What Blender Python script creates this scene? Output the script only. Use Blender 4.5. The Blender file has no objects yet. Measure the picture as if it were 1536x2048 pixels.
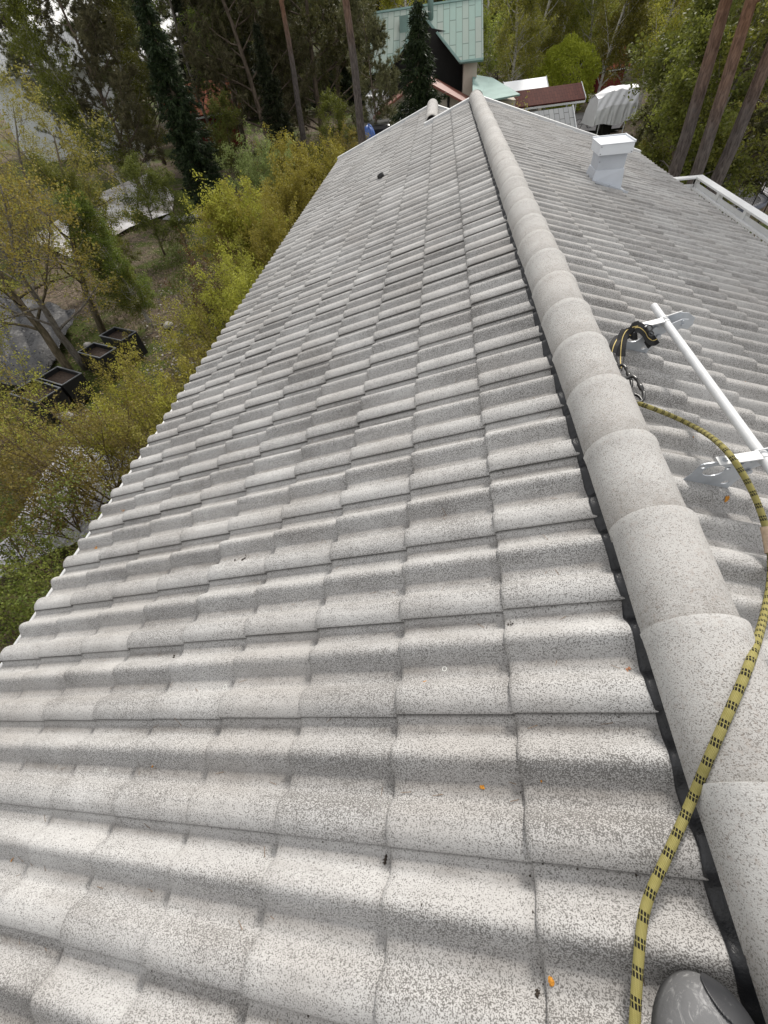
import bpy, bmesh, math, random
import numpy as np
from mathutils import Vector, Matrix
R = math.radians
sc = bpy.context.scene
col = sc.collection

# ------------------------------------------------------------------ camera
CAM = np.array([-0.6423, 0.0, 1.0576])
PIT, YAW, ROL, FPX = R(-50.0054), R(-11.4072), R(-8.3784), 820.04
_fw = np.array([math.sin(YAW) * math.cos(PIT), math.cos(YAW) * math.cos(PIT), math.sin(PIT)])
_r = np.array([math.cos(YAW), -math.sin(YAW), 0.0])
_u = np.cross(_r, _fw)
_c, _s = math.cos(ROL), math.sin(ROL)
RT, UP = _c * _r + _s * _u, -_s * _r + _c * _u
cd = bpy.data.cameras.new('camera')
cam = bpy.data.objects.new('camera', cd)
col.objects.link(cam)
cd.sensor_fit = 'VERTICAL'
cd.sensor_height = 36.0
cd.lens = 36.0 * FPX / 2048.0
cd.clip_start, cd.clip_end = 0.02, 2000
M4 = Matrix([[RT[0], UP[0], -_fw[0], CAM[0]], [RT[1], UP[1], -_fw[1], CAM[1]], [RT[2], UP[2], -_fw[2], CAM[2]], [0, 0, 0, 1]])
cam.matrix_world = M4
sc.camera = cam

# ------------------------------------------------------------------ world, sun, exposure
SUN_EL, SUN_AZ = R(41), R(14)          # azimuth from +Y towards +X
w = bpy.data.worlds.new("World")
sc.world = w
w.use_nodes = True
nt = w.node_tree
nt.nodes.clear()
wo = nt.nodes.new('ShaderNodeOutputWorld')
bg = nt.nodes.new('ShaderNodeBackground')
sky = nt.nodes.new('ShaderNodeTexSky')
sky.sky_type = 'NISHITA'
sky.sun_disc = False
sky.sun_elevation = SUN_EL
sky.sun_rotation = SUN_AZ
sky.air_density, sky.dust_density, sky.ozone_density = 1.0, 3.0, 1.0
tc = nt.nodes.new('ShaderNodeTexCoord')
nz = nt.nodes.new('ShaderNodeTexNoise')
nz.inputs['Scale'].default_value = 2.2
nz.inputs['Detail'].default_value = 6
rp = nt.nodes.new('ShaderNodeValToRGB')
rp.color_ramp.elements[0].position, rp.color_ramp.elements[1].position = 0.30, 0.62
rp.color_ramp.elements[0].color = (0.6, 0.6, 0.6, 1)
mx = nt.nodes.new('ShaderNodeMixRGB')
mx.inputs[2].default_value = (7.0, 6.9, 6.75, 1)
nt.links.new(tc.outputs['Generated'], nz.inputs['Vector'])
nt.links.new(nz.outputs['Fac'], rp.inputs['Fac'])
nt.links.new(rp.outputs['Color'], mx.inputs[0])
nt.links.new(sky.outputs[0], mx.inputs[1])
nt.links.new(mx.outputs[0], bg.inputs['Color'])
bg.inputs['Strength'].default_value = 0.115
nt.links.new(bg.outputs[0], wo.inputs['Surface'])
sd = bpy.data.lights.new('sun', 'SUN')
sd.energy = 3.0
sd.angle = R(11)
sd.color = (1.0, 0.95, 0.88)
so = bpy.data.objects.new('sun', sd)
col.objects.link(so)
sdir = Vector((math.sin(SUN_AZ) * math.cos(SUN_EL), math.cos(SUN_AZ) * math.cos(SUN_EL), math.sin(SUN_EL)))
so.rotation_euler = sdir.to_track_quat('Z', 'Y').to_euler()
so.location = (5, 10, 30)
sc.view_settings.view_transform = 'Standard'
sc.view_settings.look = 'None'
sc.view_settings.gamma = 1
sc.view_settings.exposure = 0.58
sc.cycles.max_bounces = 6
sc.cycles.transparent_max_bounces = 6

# ------------------------------------------------------------------ helpers
def ray(x, y):
    return _fw + (x - 768) / FPX * RT - (y - 1024) / FPX * UP
def AZ(x, y, z):
    d = ray(x, y); return CAM + (z - CAM[2]) / d[2] * d
def AY(x, y, Y):
    d = ray(x, y); return CAM + (Y - CAM[1]) / d[1] * d
def AX(x, y, X):
    d = ray(x, y); return CAM + (X - CAM[0]) / d[0] * d
def G(x, y=0):
    """ground level: falls gently from left to right, rises far away"""
    return -5.5 - 0.08 * max(-30, min(25, x))
def AG(x, y):
    z = -5.0
    for _ in range(6):
        P = AZ(x, y, z); z = G(P[0])
    return AZ(x, y, z)

MB_mats = {}
def link(o, parent=None):
    col.objects.link(o)
    if parent is not None:
        o.parent = parent
    return o
def tag(o, label=None, cat=None, group=None, kind=None):
    if label: o['label'] = label
    if cat: o['category'] = cat
    if group: o['group'] = group
    if kind: o['kind'] = kind
    return o
def empty(name, loc, label, cat, group=None, rz=0):
    o = bpy.data.objects.new(name, None)
    o.empty_display_size = 0.1
    o.location = loc
    o.rotation_euler.z = rz
    link(o)
    return tag(o, label, cat, group)

class MB:
    """collects verts and faces for one mesh"""
    def __init__(s):
        s.v = []; s.f = []; s.n = 0; s.at = {}
    def add(s, V, F):
        V = np.asarray(V, float).reshape(-1, 3)
        s.v.append(V)
        for f in F: s.f.append([i + s.n for i in f])
        s.n += len(V)
    def box(s, a, b, M=None):
        a = np.array(a, float); b = np.array(b, float)
        V = np.array([[a[0], a[1], a[2]], [b[0], a[1], a[2]], [b[0], b[1], a[2]], [a[0], b[1], a[2]],
                      [a[0], a[1], b[2]], [b[0], a[1], b[2]], [b[0], b[1], b[2]], [a[0], b[1], b[2]]])
        if M is not None: V = M(V)
        s.add(V, [(0, 3, 2, 1), (4, 5, 6, 7), (0, 1, 5, 4), (1, 2, 6, 5), (2, 3, 7, 6), (3, 0, 4, 7)])
    def tube(s, pts, rad, k=8, caps=True):
        pts = np.asarray(pts, float); n = len(pts)
        rad = np.broadcast_to(np.asarray(rad, float), (n,))
        T = np.gradient(pts, axis=0)
        T /= np.linalg.norm(T, axis=1)[:, None] + 1e-9
        ref = np.array([0, 0, 1.0]) if abs(T[0][2]) < .9 else np.array([1.0, 0, 0])
        N = np.cross(T[0], ref); N /= np.linalg.norm(N)
        V = []
        an = np.arange(k) / k * 2 * np.pi
        for i in range(n):
            N = N - T[i] * (N @ T[i]); N /= np.linalg.norm(N) + 1e-9
            B = np.cross(T[i], N)
            V.append(pts[i] + rad[i] * (np.cos(an)[:, None] * N + np.sin(an)[:, None] * B))
        F = []
        for i in range(n - 1):
            for j in range(k):
                a = i * k + j; b = i * k + (j + 1) % k
                F.append((a, b, b + k, a + k))
        if caps:
            F.append(tuple(range(k - 1, -1, -1))); F.append(tuple((n - 1) * k + j for j in range(k)))
        s.add(np.concatenate(V), F)
    def build(s, name, m, parent=None, smooth=False, bevel=0, loc=None):
        me = bpy.data.meshes.new(name)
        V = np.concatenate(s.v)
        if loc is not None: V = V - np.array(loc)
        me.from_pydata(V.tolist(), [], s.f)
        me.update()
        for a_, val in s.at.items():
            at_ = me.attributes.new(a_, 'FLOAT', 'POINT'); at_.data.foreach_set('value', np.asarray(val, np.float32))
        if smooth: me.polygons.foreach_set('use_smooth', [True] * len(me.polygons))
        if m is not None: me.materials.append(m)
        o = bpy.data.objects.new(name, me)
        link(o, parent)
        if bevel:
            md = o.modifiers.new('b', 'BEVEL'); md.width = bevel; md.segments = 2; md.limit_method = 'ANGLE'
        return o

def np_mesh(name, V, F, m, smooth=False, attrs=None):
    """V (n,3), F (m,4) or (m,3) numpy -> mesh data"""
    me = bpy.data.meshes.new(name)
    n, k = F.shape
    me.vertices.add(len(V)); me.vertices.foreach_set('co', V.astype(np.float32).ravel())
    me.loops.add(n * k); me.loops.foreach_set('vertex_index', F.astype(np.int32).ravel())
    me.polygons.add(n)
    me.polygons.foreach_set('loop_start', np.arange(0, n * k, k, dtype=np.int32))
    me.polygons.foreach_set('loop_total', np.full(n, k, dtype=np.int32))
    me.update(calc_edges=True)
    if smooth: me.polygons.foreach_set('use_smooth', np.ones(n, dtype=bool))
    if attrs:
        for a, val in attrs.items():
            at = me.attributes.new(a, 'FLOAT', 'POINT'); at.data.foreach_set('value', val.astype(np.float32))
    if m is not None: me.materials.append(m)
    return me

# ------------------------------------------------------------------ materials
class NT:
    def __init__(s, name):
        s.m = bpy.data.materials.new(name); s.m.use_nodes = True
        s.t = s.m.node_tree; s.b = s.t.nodes['Principled BSDF']; s.o = s.t.nodes['Material Output']
    def n(s, ty, **kw):
        x = s.t.nodes.new(ty)
        for k, v in kw.items():
            if k.startswith('i_'):
                key = k[2:]
                x.inputs[int(key) if key.isdigit() else key.replace('_', ' ')].default_value = v
            else: setattr(x, k, v)
        return x
    def l(s, a, b): s.t.links.new(a, b)
    def ramp(s, fac, stops, interp='LINEAR'):
        r = s.n('ShaderNodeValToRGB'); e = r.color_ramp.elements; r.color_ramp.interpolation = interp
        while len(e) < len(stops): e.new(0.5)
        for i, (p, c) in enumerate(stops):
            e[i].position = p; e[i].color = (c, c, c, 1) if not hasattr(c, '__len__') else (*c[:3], 1)
        s.l(fac, r.inputs[0]); return r.outputs[0]
    def noise(s, scale, detail=4, rough=.5, vec=None, dist=0):
        x = s.n('ShaderNodeTexNoise'); x.inputs['Scale'].default_value = scale; x.inputs['Detail'].default_value = detail
        x.inputs['Roughness'].default_value = rough; x.inputs['Distortion'].default_value = dist
        if vec is not None: s.l(vec, x.inputs['Vector'])
        return x.outputs['Fac']
    def coord(s, which='Object', scale=None):
        c = s.n('ShaderNodeTexCoord').outputs[which]
        if scale:
            mp = s.n('ShaderNodeMapping'); mp.inputs['Scale'].default_value = scale; s.l(c, mp.inputs['Vector']); c = mp.outputs[0]
        return c
    def mix(s, f, a, b, blend='MIX'):
        x = s.n('ShaderNodeMixRGB', blend_type=blend)
        for i, q in ((0, f), (1, a), (2, b)):
            if hasattr(q, 'is_linked') or hasattr(q, 'links'): s.l(q, x.inputs[i])
            elif i == 0: x.inputs[0].default_value = q
            else: x.inputs[i].default_value = (*q[:3], 1) if hasattr(q, '__len__') else (q, q, q, 1)
        return x.outputs[0]
    def math(s, op, a, b=0.0, clamp=False):
        x = s.n('ShaderNodeMath', operation=op); x.use_clamp = clamp
        for i, q in ((0, a), (1, b)):
            if hasattr(q, 'links'): s.l(q, x.inputs[i])
            else: x.inputs[i].default_value = q
        return x.outputs[0]
    def attr(s, name): return s.n('ShaderNodeAttribute', attribute_name=name).outputs['Fac']
    def bump(s, h, strength=.3, dist=.01):
        b = s.n('ShaderNodeBump'); b.inputs['Strength'].default_value = strength; b.inputs['Distance'].default_value = dist
        s.l(h, b.inputs['Height']); s.l(b.outputs[0], s.b.inputs['Normal'])
    def col(s, c):
        if hasattr(c, 'links'): s.l(c, s.b.inputs['Base Color'])
        else: s.b.inputs['Base Color'].default_value = (*c[:3], 1)
    def rough(s, r, spec=.4): s.b.inputs['Roughness'].default_value = r; s.b.inputs['Specular IOR Level'].default_value = spec

def simple(name, c, rough=.6, var=.12, scale=8, metal=0, bump=0, c2=None, spec=.4):
    m = NT(name); co = m.coord('Object')
    f = m.noise(scale, 5, .6, co)
    cc = c2 or tuple(x * (1 - 2 * var) for x in c)
    m.col(m.mix(m.ramp(f, [(.3, 0), (.7, 1)]), cc, c)); m.rough(rough, spec); m.b.inputs['Metallic'].default_value = metal
    if bump: m.bump(m.noise(scale * 6, 4, .6, co), bump, .01)
    return m.m

def concrete(name, light, dark, dens=0.0, usetint=True):
    m = NT(name); co = m.coord('Object')
    # lichen and wear speckle of a few millimetres
    s1 = m.noise(370, 2.0, .55, co)
    s2 = m.noise(190, 3.0, .6, co)
    big = m.noise(3.1, 4, .6, co); mid = m.noise(14, 4, .6, co)
    thr = m.math('MULTIPLY_ADD', big, .20); thr.node.inputs[2].default_value = 0.0
    d = m.math('ADD', m.math('MULTIPLY', s1, .68), m.math('MULTIPLY', s2, .36))
    d = m.math('ADD', d, m.math('MULTIPLY', m.math('SUBTRACT', big, .5), .13))
    d = m.math('ADD', d, m.math('MULTIPLY', m.math('SUBTRACT', mid, .5), .07))
    if usetint:
        d = m.math('ADD', d, m.math('MULTIPLY', m.attr('speck'), .055))
        d = m.math('ADD', d, m.math('MULTIPLY', m.math('SUBTRACT', m.attr('tint'), .5), .05))
    sp = m.ramp(d, [(.530 - dens, 0), (.605 - dens, 1)])
    base = m.mix(m.ramp(m.noise(5.5, 5, .65, co), [(.3, 0), (.7, 1)]), light, tuple(x * .86 for x in light))
    warm = m.ramp(m.noise(2.0, 3, .5, co), [(.45, 0), (.7, 1)])
    stain = m.ramp(m.noise(1.1, 6, .7, co), [(.42, 0), (.66, 1)])
    base = m.mix(m.math('MULTIPLY', stain, .42), base, (.24, .23, .22))
    base = m.mix(m.math('MULTIPLY', warm, .30), base, (.37, .345, .32))
    if usetint:
        base = m.mix(m.math('MULTIPLY', m.attr('tint'), .13), base, (.21, .21, .215))
        dirt_shade = m.math('MULTIPLY', m.attr('dirt_shade'), m.ramp(m.noise(9, 5, .7, co), [(.25, .3), (.65, 1)]))
        base = m.mix(m.math('MULTIPLY', dirt_shade, .72), base, (.125, .112, .100))  # brown channel dirt, darkened further to paint in the trough shade
        strk = m.ramp(m.noise(16, 5, .7, m.coord('Object', (.22, 1, .22))), [(.48, 0), (.72, 1)])
        base = m.mix(m.math('MULTIPLY', strk, .30), base, (.20, .185, .17))
    c = m.mix(m.math('MULTIPLY', sp, .86), base, dark)
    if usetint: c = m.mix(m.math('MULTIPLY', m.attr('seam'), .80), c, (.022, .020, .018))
    if not usetint:
        pn = m.ramp(m.noise(26, 4, .7, co), [(.3, .2), (.6, 1)])
        c = m.mix(m.math('MULTIPLY', m.math('MULTIPLY', m.attr('lip'), pn), .30), c, (.60, .59, .57))
        c = m.mix(m.math('MULTIPLY', m.math('MULTIPLY', m.attr('joint'), pn), .50), c, (.12, .105, .09))
        bl = m.ramp(m.noise(70, 4, .7, co), [(.54, 0), (.66, 1)])
        c = m.mix(m.math('MULTIPLY', bl, .22), c, (.20, .14, .10))
    m.col(c); m.rough(.88, .25)
    m.bump(m.math('ADD', m.noise(420, 2, .6, co), m.math('MULTIPLY', m.noise(60, 3, .6, co), .8)), .35, .0035)
    return m.m

M = {}
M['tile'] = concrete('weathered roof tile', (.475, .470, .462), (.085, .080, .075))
M['ridge'] = concrete('ridge tile concrete', (.43, .425, .415), (.13, .12, .11), dens=-.012, usetint=False)
M['white'] = simple('white painted metal', (.58, .59, .60), .5, .08, 18, bump=.08)
M['whitewood'] = simple('white painted wood', (.66, .67, .68), .55, .05, 4)
M['sheet'] = simple('grey white sheet metal', (.50, .53, .58), .38, .06, 5, metal=.15)
M['galv'] = simple('zinc coated steel', (.46, .49, .53), .38, .10, 22, metal=.35, bump=.05)
M['rubber'] = simple('black rubber', (.018, .019, .022), .33, .25, 30, bump=.25)
M['plastic'] = simple('black plastic', (.012, .012, .013), .35, .1, 10)
M['webbing'] = simple('black webbing', (.022, .022, .024), .85, .2, 60, bump=.4)
M['steel'] = simple('dark steel', (.10, .10, .10), .3, .2, 20, metal=.85)
M['stitch'] = simple('yellow stitching', (.62, .48, .18), .8, .1, 30)
M['deck'] = simple('roof deck board', (.05, .045, .04), .9, .2, 5)
M['fabric_label'] = simple('white fabric label', (.65, .64, .60), .8, .1, 40)
M['leather'] = simple('tan canvas sleeve', (.50, .38, .27), .9, .15, 60, bump=.4)
M['housewall'] = simple('pale house wall', (.50, .46, .38), .85, .08, 2)

# ------------------------------------------------------------------ our house : roof
TH = R(18.13)
CT, ST = math.cos(TH), math.sin(TH)
V0 = 0.003                     # phase of the tile columns
UL1, GL = 0.460, 0.339         # left courses: first lower edge, gauge
UR1, GR = 0.475, 0.346
VEND1, VEND2 = 10.503, 12.603
VNEAR = V0 - 0.3 * 9
def S(side, u, v, wv, o=(0, 0, 0)):
    """slope coordinates (distance down u, along v, height w over the slope plane) to world"""
    u, v, wv = np.broadcast_arrays(np.asarray(u, float), np.asarray(v, float), np.asarray(wv, float))
    return np.stack([side * (u * CT + wv * ST) + o[0], v + o[1], -u * ST + wv * CT + o[2]], -1)
LIFT, BASE, ROLL = 0.020, -0.043, 0.042
def prof(t):
    """cross profile of one double-roll tile; t=1 is the lapping edge"""
    t = np.asarray(t, float)
    c2 = lambda x: np.cos(np.pi / 2 * np.clip(x, -1, 1)) ** 1.15
    r1 = ROLL * c2((t - .335) / .168)
    x = np.where(t < .80, (t - .80) / .150, np.where(t < .86, 0, (t - .86) / .235))
    r2 = ROLL * c2(x)
    xp_ = np.clip((t + 1 - .86) / .235, 0, 1)
    r0 = np.where(t < .12, np.maximum(ROLL * c2(xp_) - .0115 * np.clip((.095 - t) / .05, 0, 1), 0), 0)
    return np.maximum(np.maximum(r1, r2), r0) + .001
TT = np.concatenate([[-.04, -.01], np.linspace(.015, .11, 5), np.linspace(.13, .53, 15), [.57, .61], np.linspace(.63, .96, 14), [.985, .996]])
LIPT = np.array([1.0, 1.0, .985, .94]); LIPH = np.array([-.0012, -.0066, -.0074, -.0070])
rng = np.random.default_rng(7)
def tiles(name, side, heads, tails, cols, parent, flip=False, o=(0, 0, 0), vmax=None, label=None):
    """cols: list of (near edge v, predicate on course index)"""
    Hh = prof(TT)
    tt = np.concatenate([TT, LIPT]); hh = np.concatenate([Hh, prof(np.array(1.0)) + LIPH])
    al = np.array([0, .12, .5, .9, .968, .990, 1.0, 1.0, .96])
    dr = np.array([0, 0, 0, -.0, -.0008, -.0035, -.009, -.024, -.026])
    nt_, na = len(tt), len(al)
    Vs, Fs, tin, dirt_shade, spk, seam = [], [], [], [], [], []
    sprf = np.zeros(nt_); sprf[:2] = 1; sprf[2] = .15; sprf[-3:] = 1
    q = np.arange(na * nt_).reshape(na, nt_)
    F0 = np.stack([q[:-1, :-1], q[:-1, 1:], q[1:, 1:], q[1:, :-1]], -1).reshape(-1, 4)
    # dirt with painted-in shade darkens the two channels, speckle on the sunny crests
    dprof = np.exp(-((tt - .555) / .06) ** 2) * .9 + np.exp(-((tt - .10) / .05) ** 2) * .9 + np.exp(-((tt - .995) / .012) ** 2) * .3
    sprof = np.exp(-((tt - .40) / .08) ** 2) * .75 + np.exp(-((tt - .72) / .10) ** 2) * .7
    n = 0
    for ci, (va, ok) in enumerate(cols):
        for j in range(len(tails)):
            if not ok(j): continue
            dv, du, dw = rng.normal(0, .0012), rng.normal(0, .0018), rng.normal(0, .0009)
            tilt = rng.normal(0, .0013)
            h0, t0 = heads[j], tails[j] + du
            U = h0 + (t0 - h0) * al
            frac = (U - h0) / (t0 - h0)
            W = hh[None, :] + (LIFT * frac + dr)[:, None] + BASE + dw + tilt * (tt[None, :] - .5) * 2
            if not flip: vv = va + .3 * (1 - tt) + dv
            else: vv = va + .3 * tt + dv
            vv = np.broadcast_to(vv[None, :], W.shape)
            if vmax is not None: vv = np.minimum(vv, vmax)
            P = S(side, U[:, None], vv, W, o)
            Vs.append(P.reshape(-1, 3))
            Fs.append((F0[:, ::-1] if (side < 0) != flip else F0) + n)
            n += na * nt_
            tv = np.clip(rng.normal(.5, .22), 0, 1)
            tin.append(np.full(na * nt_, tv))
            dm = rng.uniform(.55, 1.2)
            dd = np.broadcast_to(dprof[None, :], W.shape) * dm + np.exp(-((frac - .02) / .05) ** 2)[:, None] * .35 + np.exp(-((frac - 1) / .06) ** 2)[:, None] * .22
            dirt_shade.append(np.clip(dd, 0, 1).ravel())
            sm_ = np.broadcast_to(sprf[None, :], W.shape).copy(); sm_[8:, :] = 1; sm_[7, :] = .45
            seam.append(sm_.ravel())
            spk.append((np.broadcast_to(sprof[None, :], W.shape) * rng.uniform(.5, 1.4)).ravel())
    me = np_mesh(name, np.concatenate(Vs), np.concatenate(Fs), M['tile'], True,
                 {'tint': np.concatenate(tin), 'dirt_shade': np.concatenate(dirt_shade), 'speck': np.concatenate(spk), 'seam': np.concatenate(seam)})
    at = me.attributes.new('sharp_edge', 'BOOLEAN', 'EDGE')
    ob = bpy.data.objects.new(name, me); link(ob, parent)
    bpy.context.view_layer.objects.active = ob
    # sharp creases where the profile really turns
    ev = np.zeros(len(me.edges) * 2, dtype=np.int32); me.edges.foreach_get('vertices', ev)
    ev = ev.reshape(-1, 2); ncol = ev % nt_; nrow = (ev % (na * nt_)) // nt_
    ip = len(TT)
    sh = ((ncol[:, 0] == ncol[:, 1]) & ((ncol[:, 0] == ip) | (ncol[:, 0] == ip + 1))) | ((nrow[:, 0] == nrow[:, 1]) & ((nrow[:, 0] == 7)))
    at.data.foreach_set('value', sh)
    if label: ob['label'] = label
    return ob

house = empty('house', (0, 4, G(0)), 'long house whose pale grey tiled gable roof runs away from the camera', 'house')
HI = Matrix.Translation(house.location).inverted()
def child(o, parent=None):
    """parent a mesh built in world coordinates"""
    o.parent = parent or house
    if parent is None: o.matrix_parent_inverse = HI
    return o
def hb(mb, name, m, parent=None, **kw):
    return child(mb.build(name, m, None, **kw), parent)

NL = 9
tailsL = [UL1 + GL * j for j in range(NL)]; headsL = [.11] + [t - .012 for t in tailsL[:-1]]
tailsR = [UR1 + GR * j for j in range(9)]; headsR = [.11] + [t - .012 for t in tailsR[:-1]]
# deck and roof underlay below the tiles
mb = MB()
mb.box((.0, VNEAR, -.14), (3.14, VEND1 + .02, -.085), lambda V: S(-1, V[:, 0], V[:, 1], V[:, 2]))
mb.box((.86, VEND1 + .02, -.14), (3.14, VEND2, -.085), lambda V: S(-1, V[:, 0], V[:, 1], V[:, 2]))
mb.box((.0, VNEAR, -.14), (3.21, VEND1, -.085), lambda V: S(1, V[:, 0], V[:, 1], V[:, 2]))
roof = hb(mb, 'roof', M['deck'])
al_ = lambda j: True
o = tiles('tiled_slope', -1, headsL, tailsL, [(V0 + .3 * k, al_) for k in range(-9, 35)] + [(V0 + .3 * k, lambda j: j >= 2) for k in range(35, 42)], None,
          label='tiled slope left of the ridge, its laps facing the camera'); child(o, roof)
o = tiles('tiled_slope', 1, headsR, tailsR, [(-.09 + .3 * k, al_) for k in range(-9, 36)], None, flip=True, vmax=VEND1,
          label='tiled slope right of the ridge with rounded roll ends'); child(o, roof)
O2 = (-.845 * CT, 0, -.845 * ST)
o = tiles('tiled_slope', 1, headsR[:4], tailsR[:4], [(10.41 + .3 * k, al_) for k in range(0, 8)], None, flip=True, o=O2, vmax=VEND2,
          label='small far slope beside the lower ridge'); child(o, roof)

# ridge tiles, each with a wide lipped far end laid over the next
def ridge_tile(v0, v1, o=(0, 0, 0), sc_=1.0):
    L = v1 - v0 + .035
    ys = np.array([0, .004, .02, .5, .80, .90, .905, .955, .985, .998, 1.0]) * L
    rr = np.array([.1130, .1142, .1145, .1168, .1182, .1190, .1192, .1202, .1222, .1222, .1196]) * sc_
    an = np.linspace(-.10, np.pi + .10, 31)
    V = []
    jx, jz, ja = rng.normal(0, .0025), rng.normal(0, .0018), rng.normal(0, .010)
    for y, r_ in zip(ys, rr):
        V.append(np.stack([r_ * .985 * np.cos(an) + .005 + jx + ja * (y - L / 2), np.full_like(an, y + v0), r_ * .98 * np.sin(an) - .022 + jz + .010 * (y / L)], -1))
    V.append(np.stack([(rr[-1] - .013) * np.cos(an) + .005 + jx, np.full_like(an, ys[-1] + v0), (rr[-1] - .013) * np.sin(an) - .022 + jz], -1))
    V.append(np.stack([(rr[0] - .013) * np.cos(an) + .005 + jx, np.full_like(an, v0), (rr[0] - .013) * np.sin(an) - .022 + jz], -1))
    k = len(an); nr = len(V)
    V = np.concatenate(V) + np.array(o)
    F = []
    for i in range(nr):
        i2 = (i + 1) % nr
        for j in range(k - 1): F.append((i * k + j, i * k + j + 1, i2 * k + j + 1, i2 * k + j))
    m_ = MB(); m_.add(V, F); lp = np.zeros((nr, k)); lp[7:11] = 1; lp[6] = .25; lp[11:] = .5; m_.at['lip'] = lp.ravel(); jg = np.zeros((nr, k)); jg[0:3] = 1; m_.at['joint'] = jg.ravel(); return m_
JL = .3315
for k in range(-8, 31):
    v0 = .118 + JL * k
    if v0 + JL > 10.62: break
    ob = hb(ridge_tile(v0, v0 + JL), 'ridge_tile', M['ridge'], roof, smooth=True)
    md = ob.modifiers.new('e', 'EDGE_SPLIT'); md.split_angle = R(50)
    # joint mortar lip keeps a small random offset so that no two joints match
for k in range(5):
    ob = hb(ridge_tile(10.60 + JL * k * 1.15, 10.60 + JL * (k + 1) * 1.15, (O2[0] + .01, 0, O2[2] + .012)), 'ridge_tile', M['ridge'], roof, smooth=True)
    md = ob.modifiers.new('e', 'EDGE_SPLIT'); md.split_angle = R(50)
# domed end cap of the main ridge
m_ = MB(); an = np.linspace(0, np.pi, 25); rings = []
for b in np.linspace(0, np.pi / 2, 9):
    rings.append(np.stack([.125 * np.cos(b) * np.cos(an) + .005, np.full_like(an, 10.39 + .13 * math.sin(b)), .122 * np.cos(b) * np.sin(an) - .015], -1))
F = []
for i in range(8):
    for j in range(24): F.append((i * 25 + j, i * 25 + j + 1, (i + 1) * 25 + j + 1, (i + 1) * 25 + j))
m_.add(np.concatenate(rings), F); hb(m_, 'ridge_end_cap', M['ridge'], roof, smooth=True)

# black pleated ridge underlay that shows beside the ridge tiles
def tile_w(side, u, v):
    v = np.asarray(v, float)
    if side < 0: t = 1 - np.mod(v - V0, .3) / .3; h0, t0 = headsL[0], tailsL[0]
    else: t = np.mod(v + .09, .3) / .3; h0, t0 = headsR[0], tailsR[0]
    return prof(t) + BASE + LIFT * (u - h0) / (t0 - h0)
for side in (-1, 1):
    vs = np.arange(VNEAR, VEND1 - .05, .006)
    uu = np.array([.06, .082, .095, .107, .118, .127, .134, .135])
    wl = tile_w(side, .135, vs)
    ker = np.ones(3) / 3; wl = np.convolve(wl, ker, 'same')
    top = .012 + .0 * vs
    P = []
    jit = np.interp(vs, np.arange(VNEAR, VEND1, .05), rng.normal(0, .003, len(np.arange(VNEAR, VEND1, .05))))
    for i, u in enumerate(uu):
        f = min(1, (u - .06) / .070)
        ww = top * (1 - f) + (wl + .0035) * f + .0022 * np.sin(vs * 2 * np.pi / .013 + i) * (f > .15) * (f < .95)
        ue = u + (jit if i >= 5 else 0)
        if i == 7: ww = ww - .003
        P.append(S(side, ue + 0 * vs, vs, ww))
    P = np.stack(P, 1); n, k = P.shape[:2]; q = np.arange(n * k).reshape(n, k)
    F = np.stack([q[:-1, :-1], q[1:, :-1], q[1:, 1:], q[:-1, 1:]], -1).reshape(-1, 4)
    if side < 0: F = F[:, ::-1]
    ob = bpy.data.objects.new('underlay_strip', np_mesh('underlay_strip', P.reshape(-1, 3), F, M['rubber'], True)); link(ob); child(ob, roof)

# white bargeboards on the far gables
def barge(side, u0, u1, v, o=(0, 0, 0), parent=roof):
    m_ = MB()
    f = lambda V: S(side, V[:, 0], V[:, 1], V[:, 2], o)
    m_.box((u0, v - .03, .018), (u1, v + .075, .042), f)
    m_.box((u0, v - .03, -.045), (u1, v - .018, .018), f)
    m_.box((u0, v + .050, -.19), (u1, v + .075, .018), f)
    return hb(m_, 'bargeboard', M['white'], parent, bevel=.004)
barge(-1, .10, .96, VEND1 - .03); barge(1, .10, 3.27, VEND1 + .01)
barge(-1, .93, 3.20, VEND2); barge(1, .06, 1.45, VEND2, O2)
# gutters and fascias at the eaves
for side, ue, v1 in ((-1, 3.165, VEND2), (1, 3.235, VEND1)):
    x0 = side * (ue * CT); z0 = -ue * ST
    m_ = MB(); an = np.linspace(0, np.pi, 11)
    prof_o = [(x0 + side * (-.030 - .058 * math.cos(a)), z0 - (.052 if side < 0 else .17) - .05 * math.sin(a)) for a in an]
    prof_o = [(prof_o[0][0] , prof_o[0][1])] + prof_o[1:] + [(prof_o[-1][0] + side * .008, prof_o[-1][1] + .006), (prof_o[-1][0] + side * .012, prof_o[-1][1] - .006)]
    V = []
    for vy in (VNEAR, v1):
        V += [(a, vy, b) for a, b in prof_o]
    k = len(prof_o)
    m_.add(V, [(i, i + 1, i + 1 + k, i + k) for i in range(k - 1)])
    ob = hb(m_, 'gutter', M['white'])
    ob.modifiers.new('s', 'SOLIDIFY').thickness = .003
    m_ = MB(); m_.box((x0 - side * .05, VNEAR, z0 - .22), (x0 - side * .025, v1, z0 - .045)); hb(m_, 'fascia', M['whitewood'])
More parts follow.
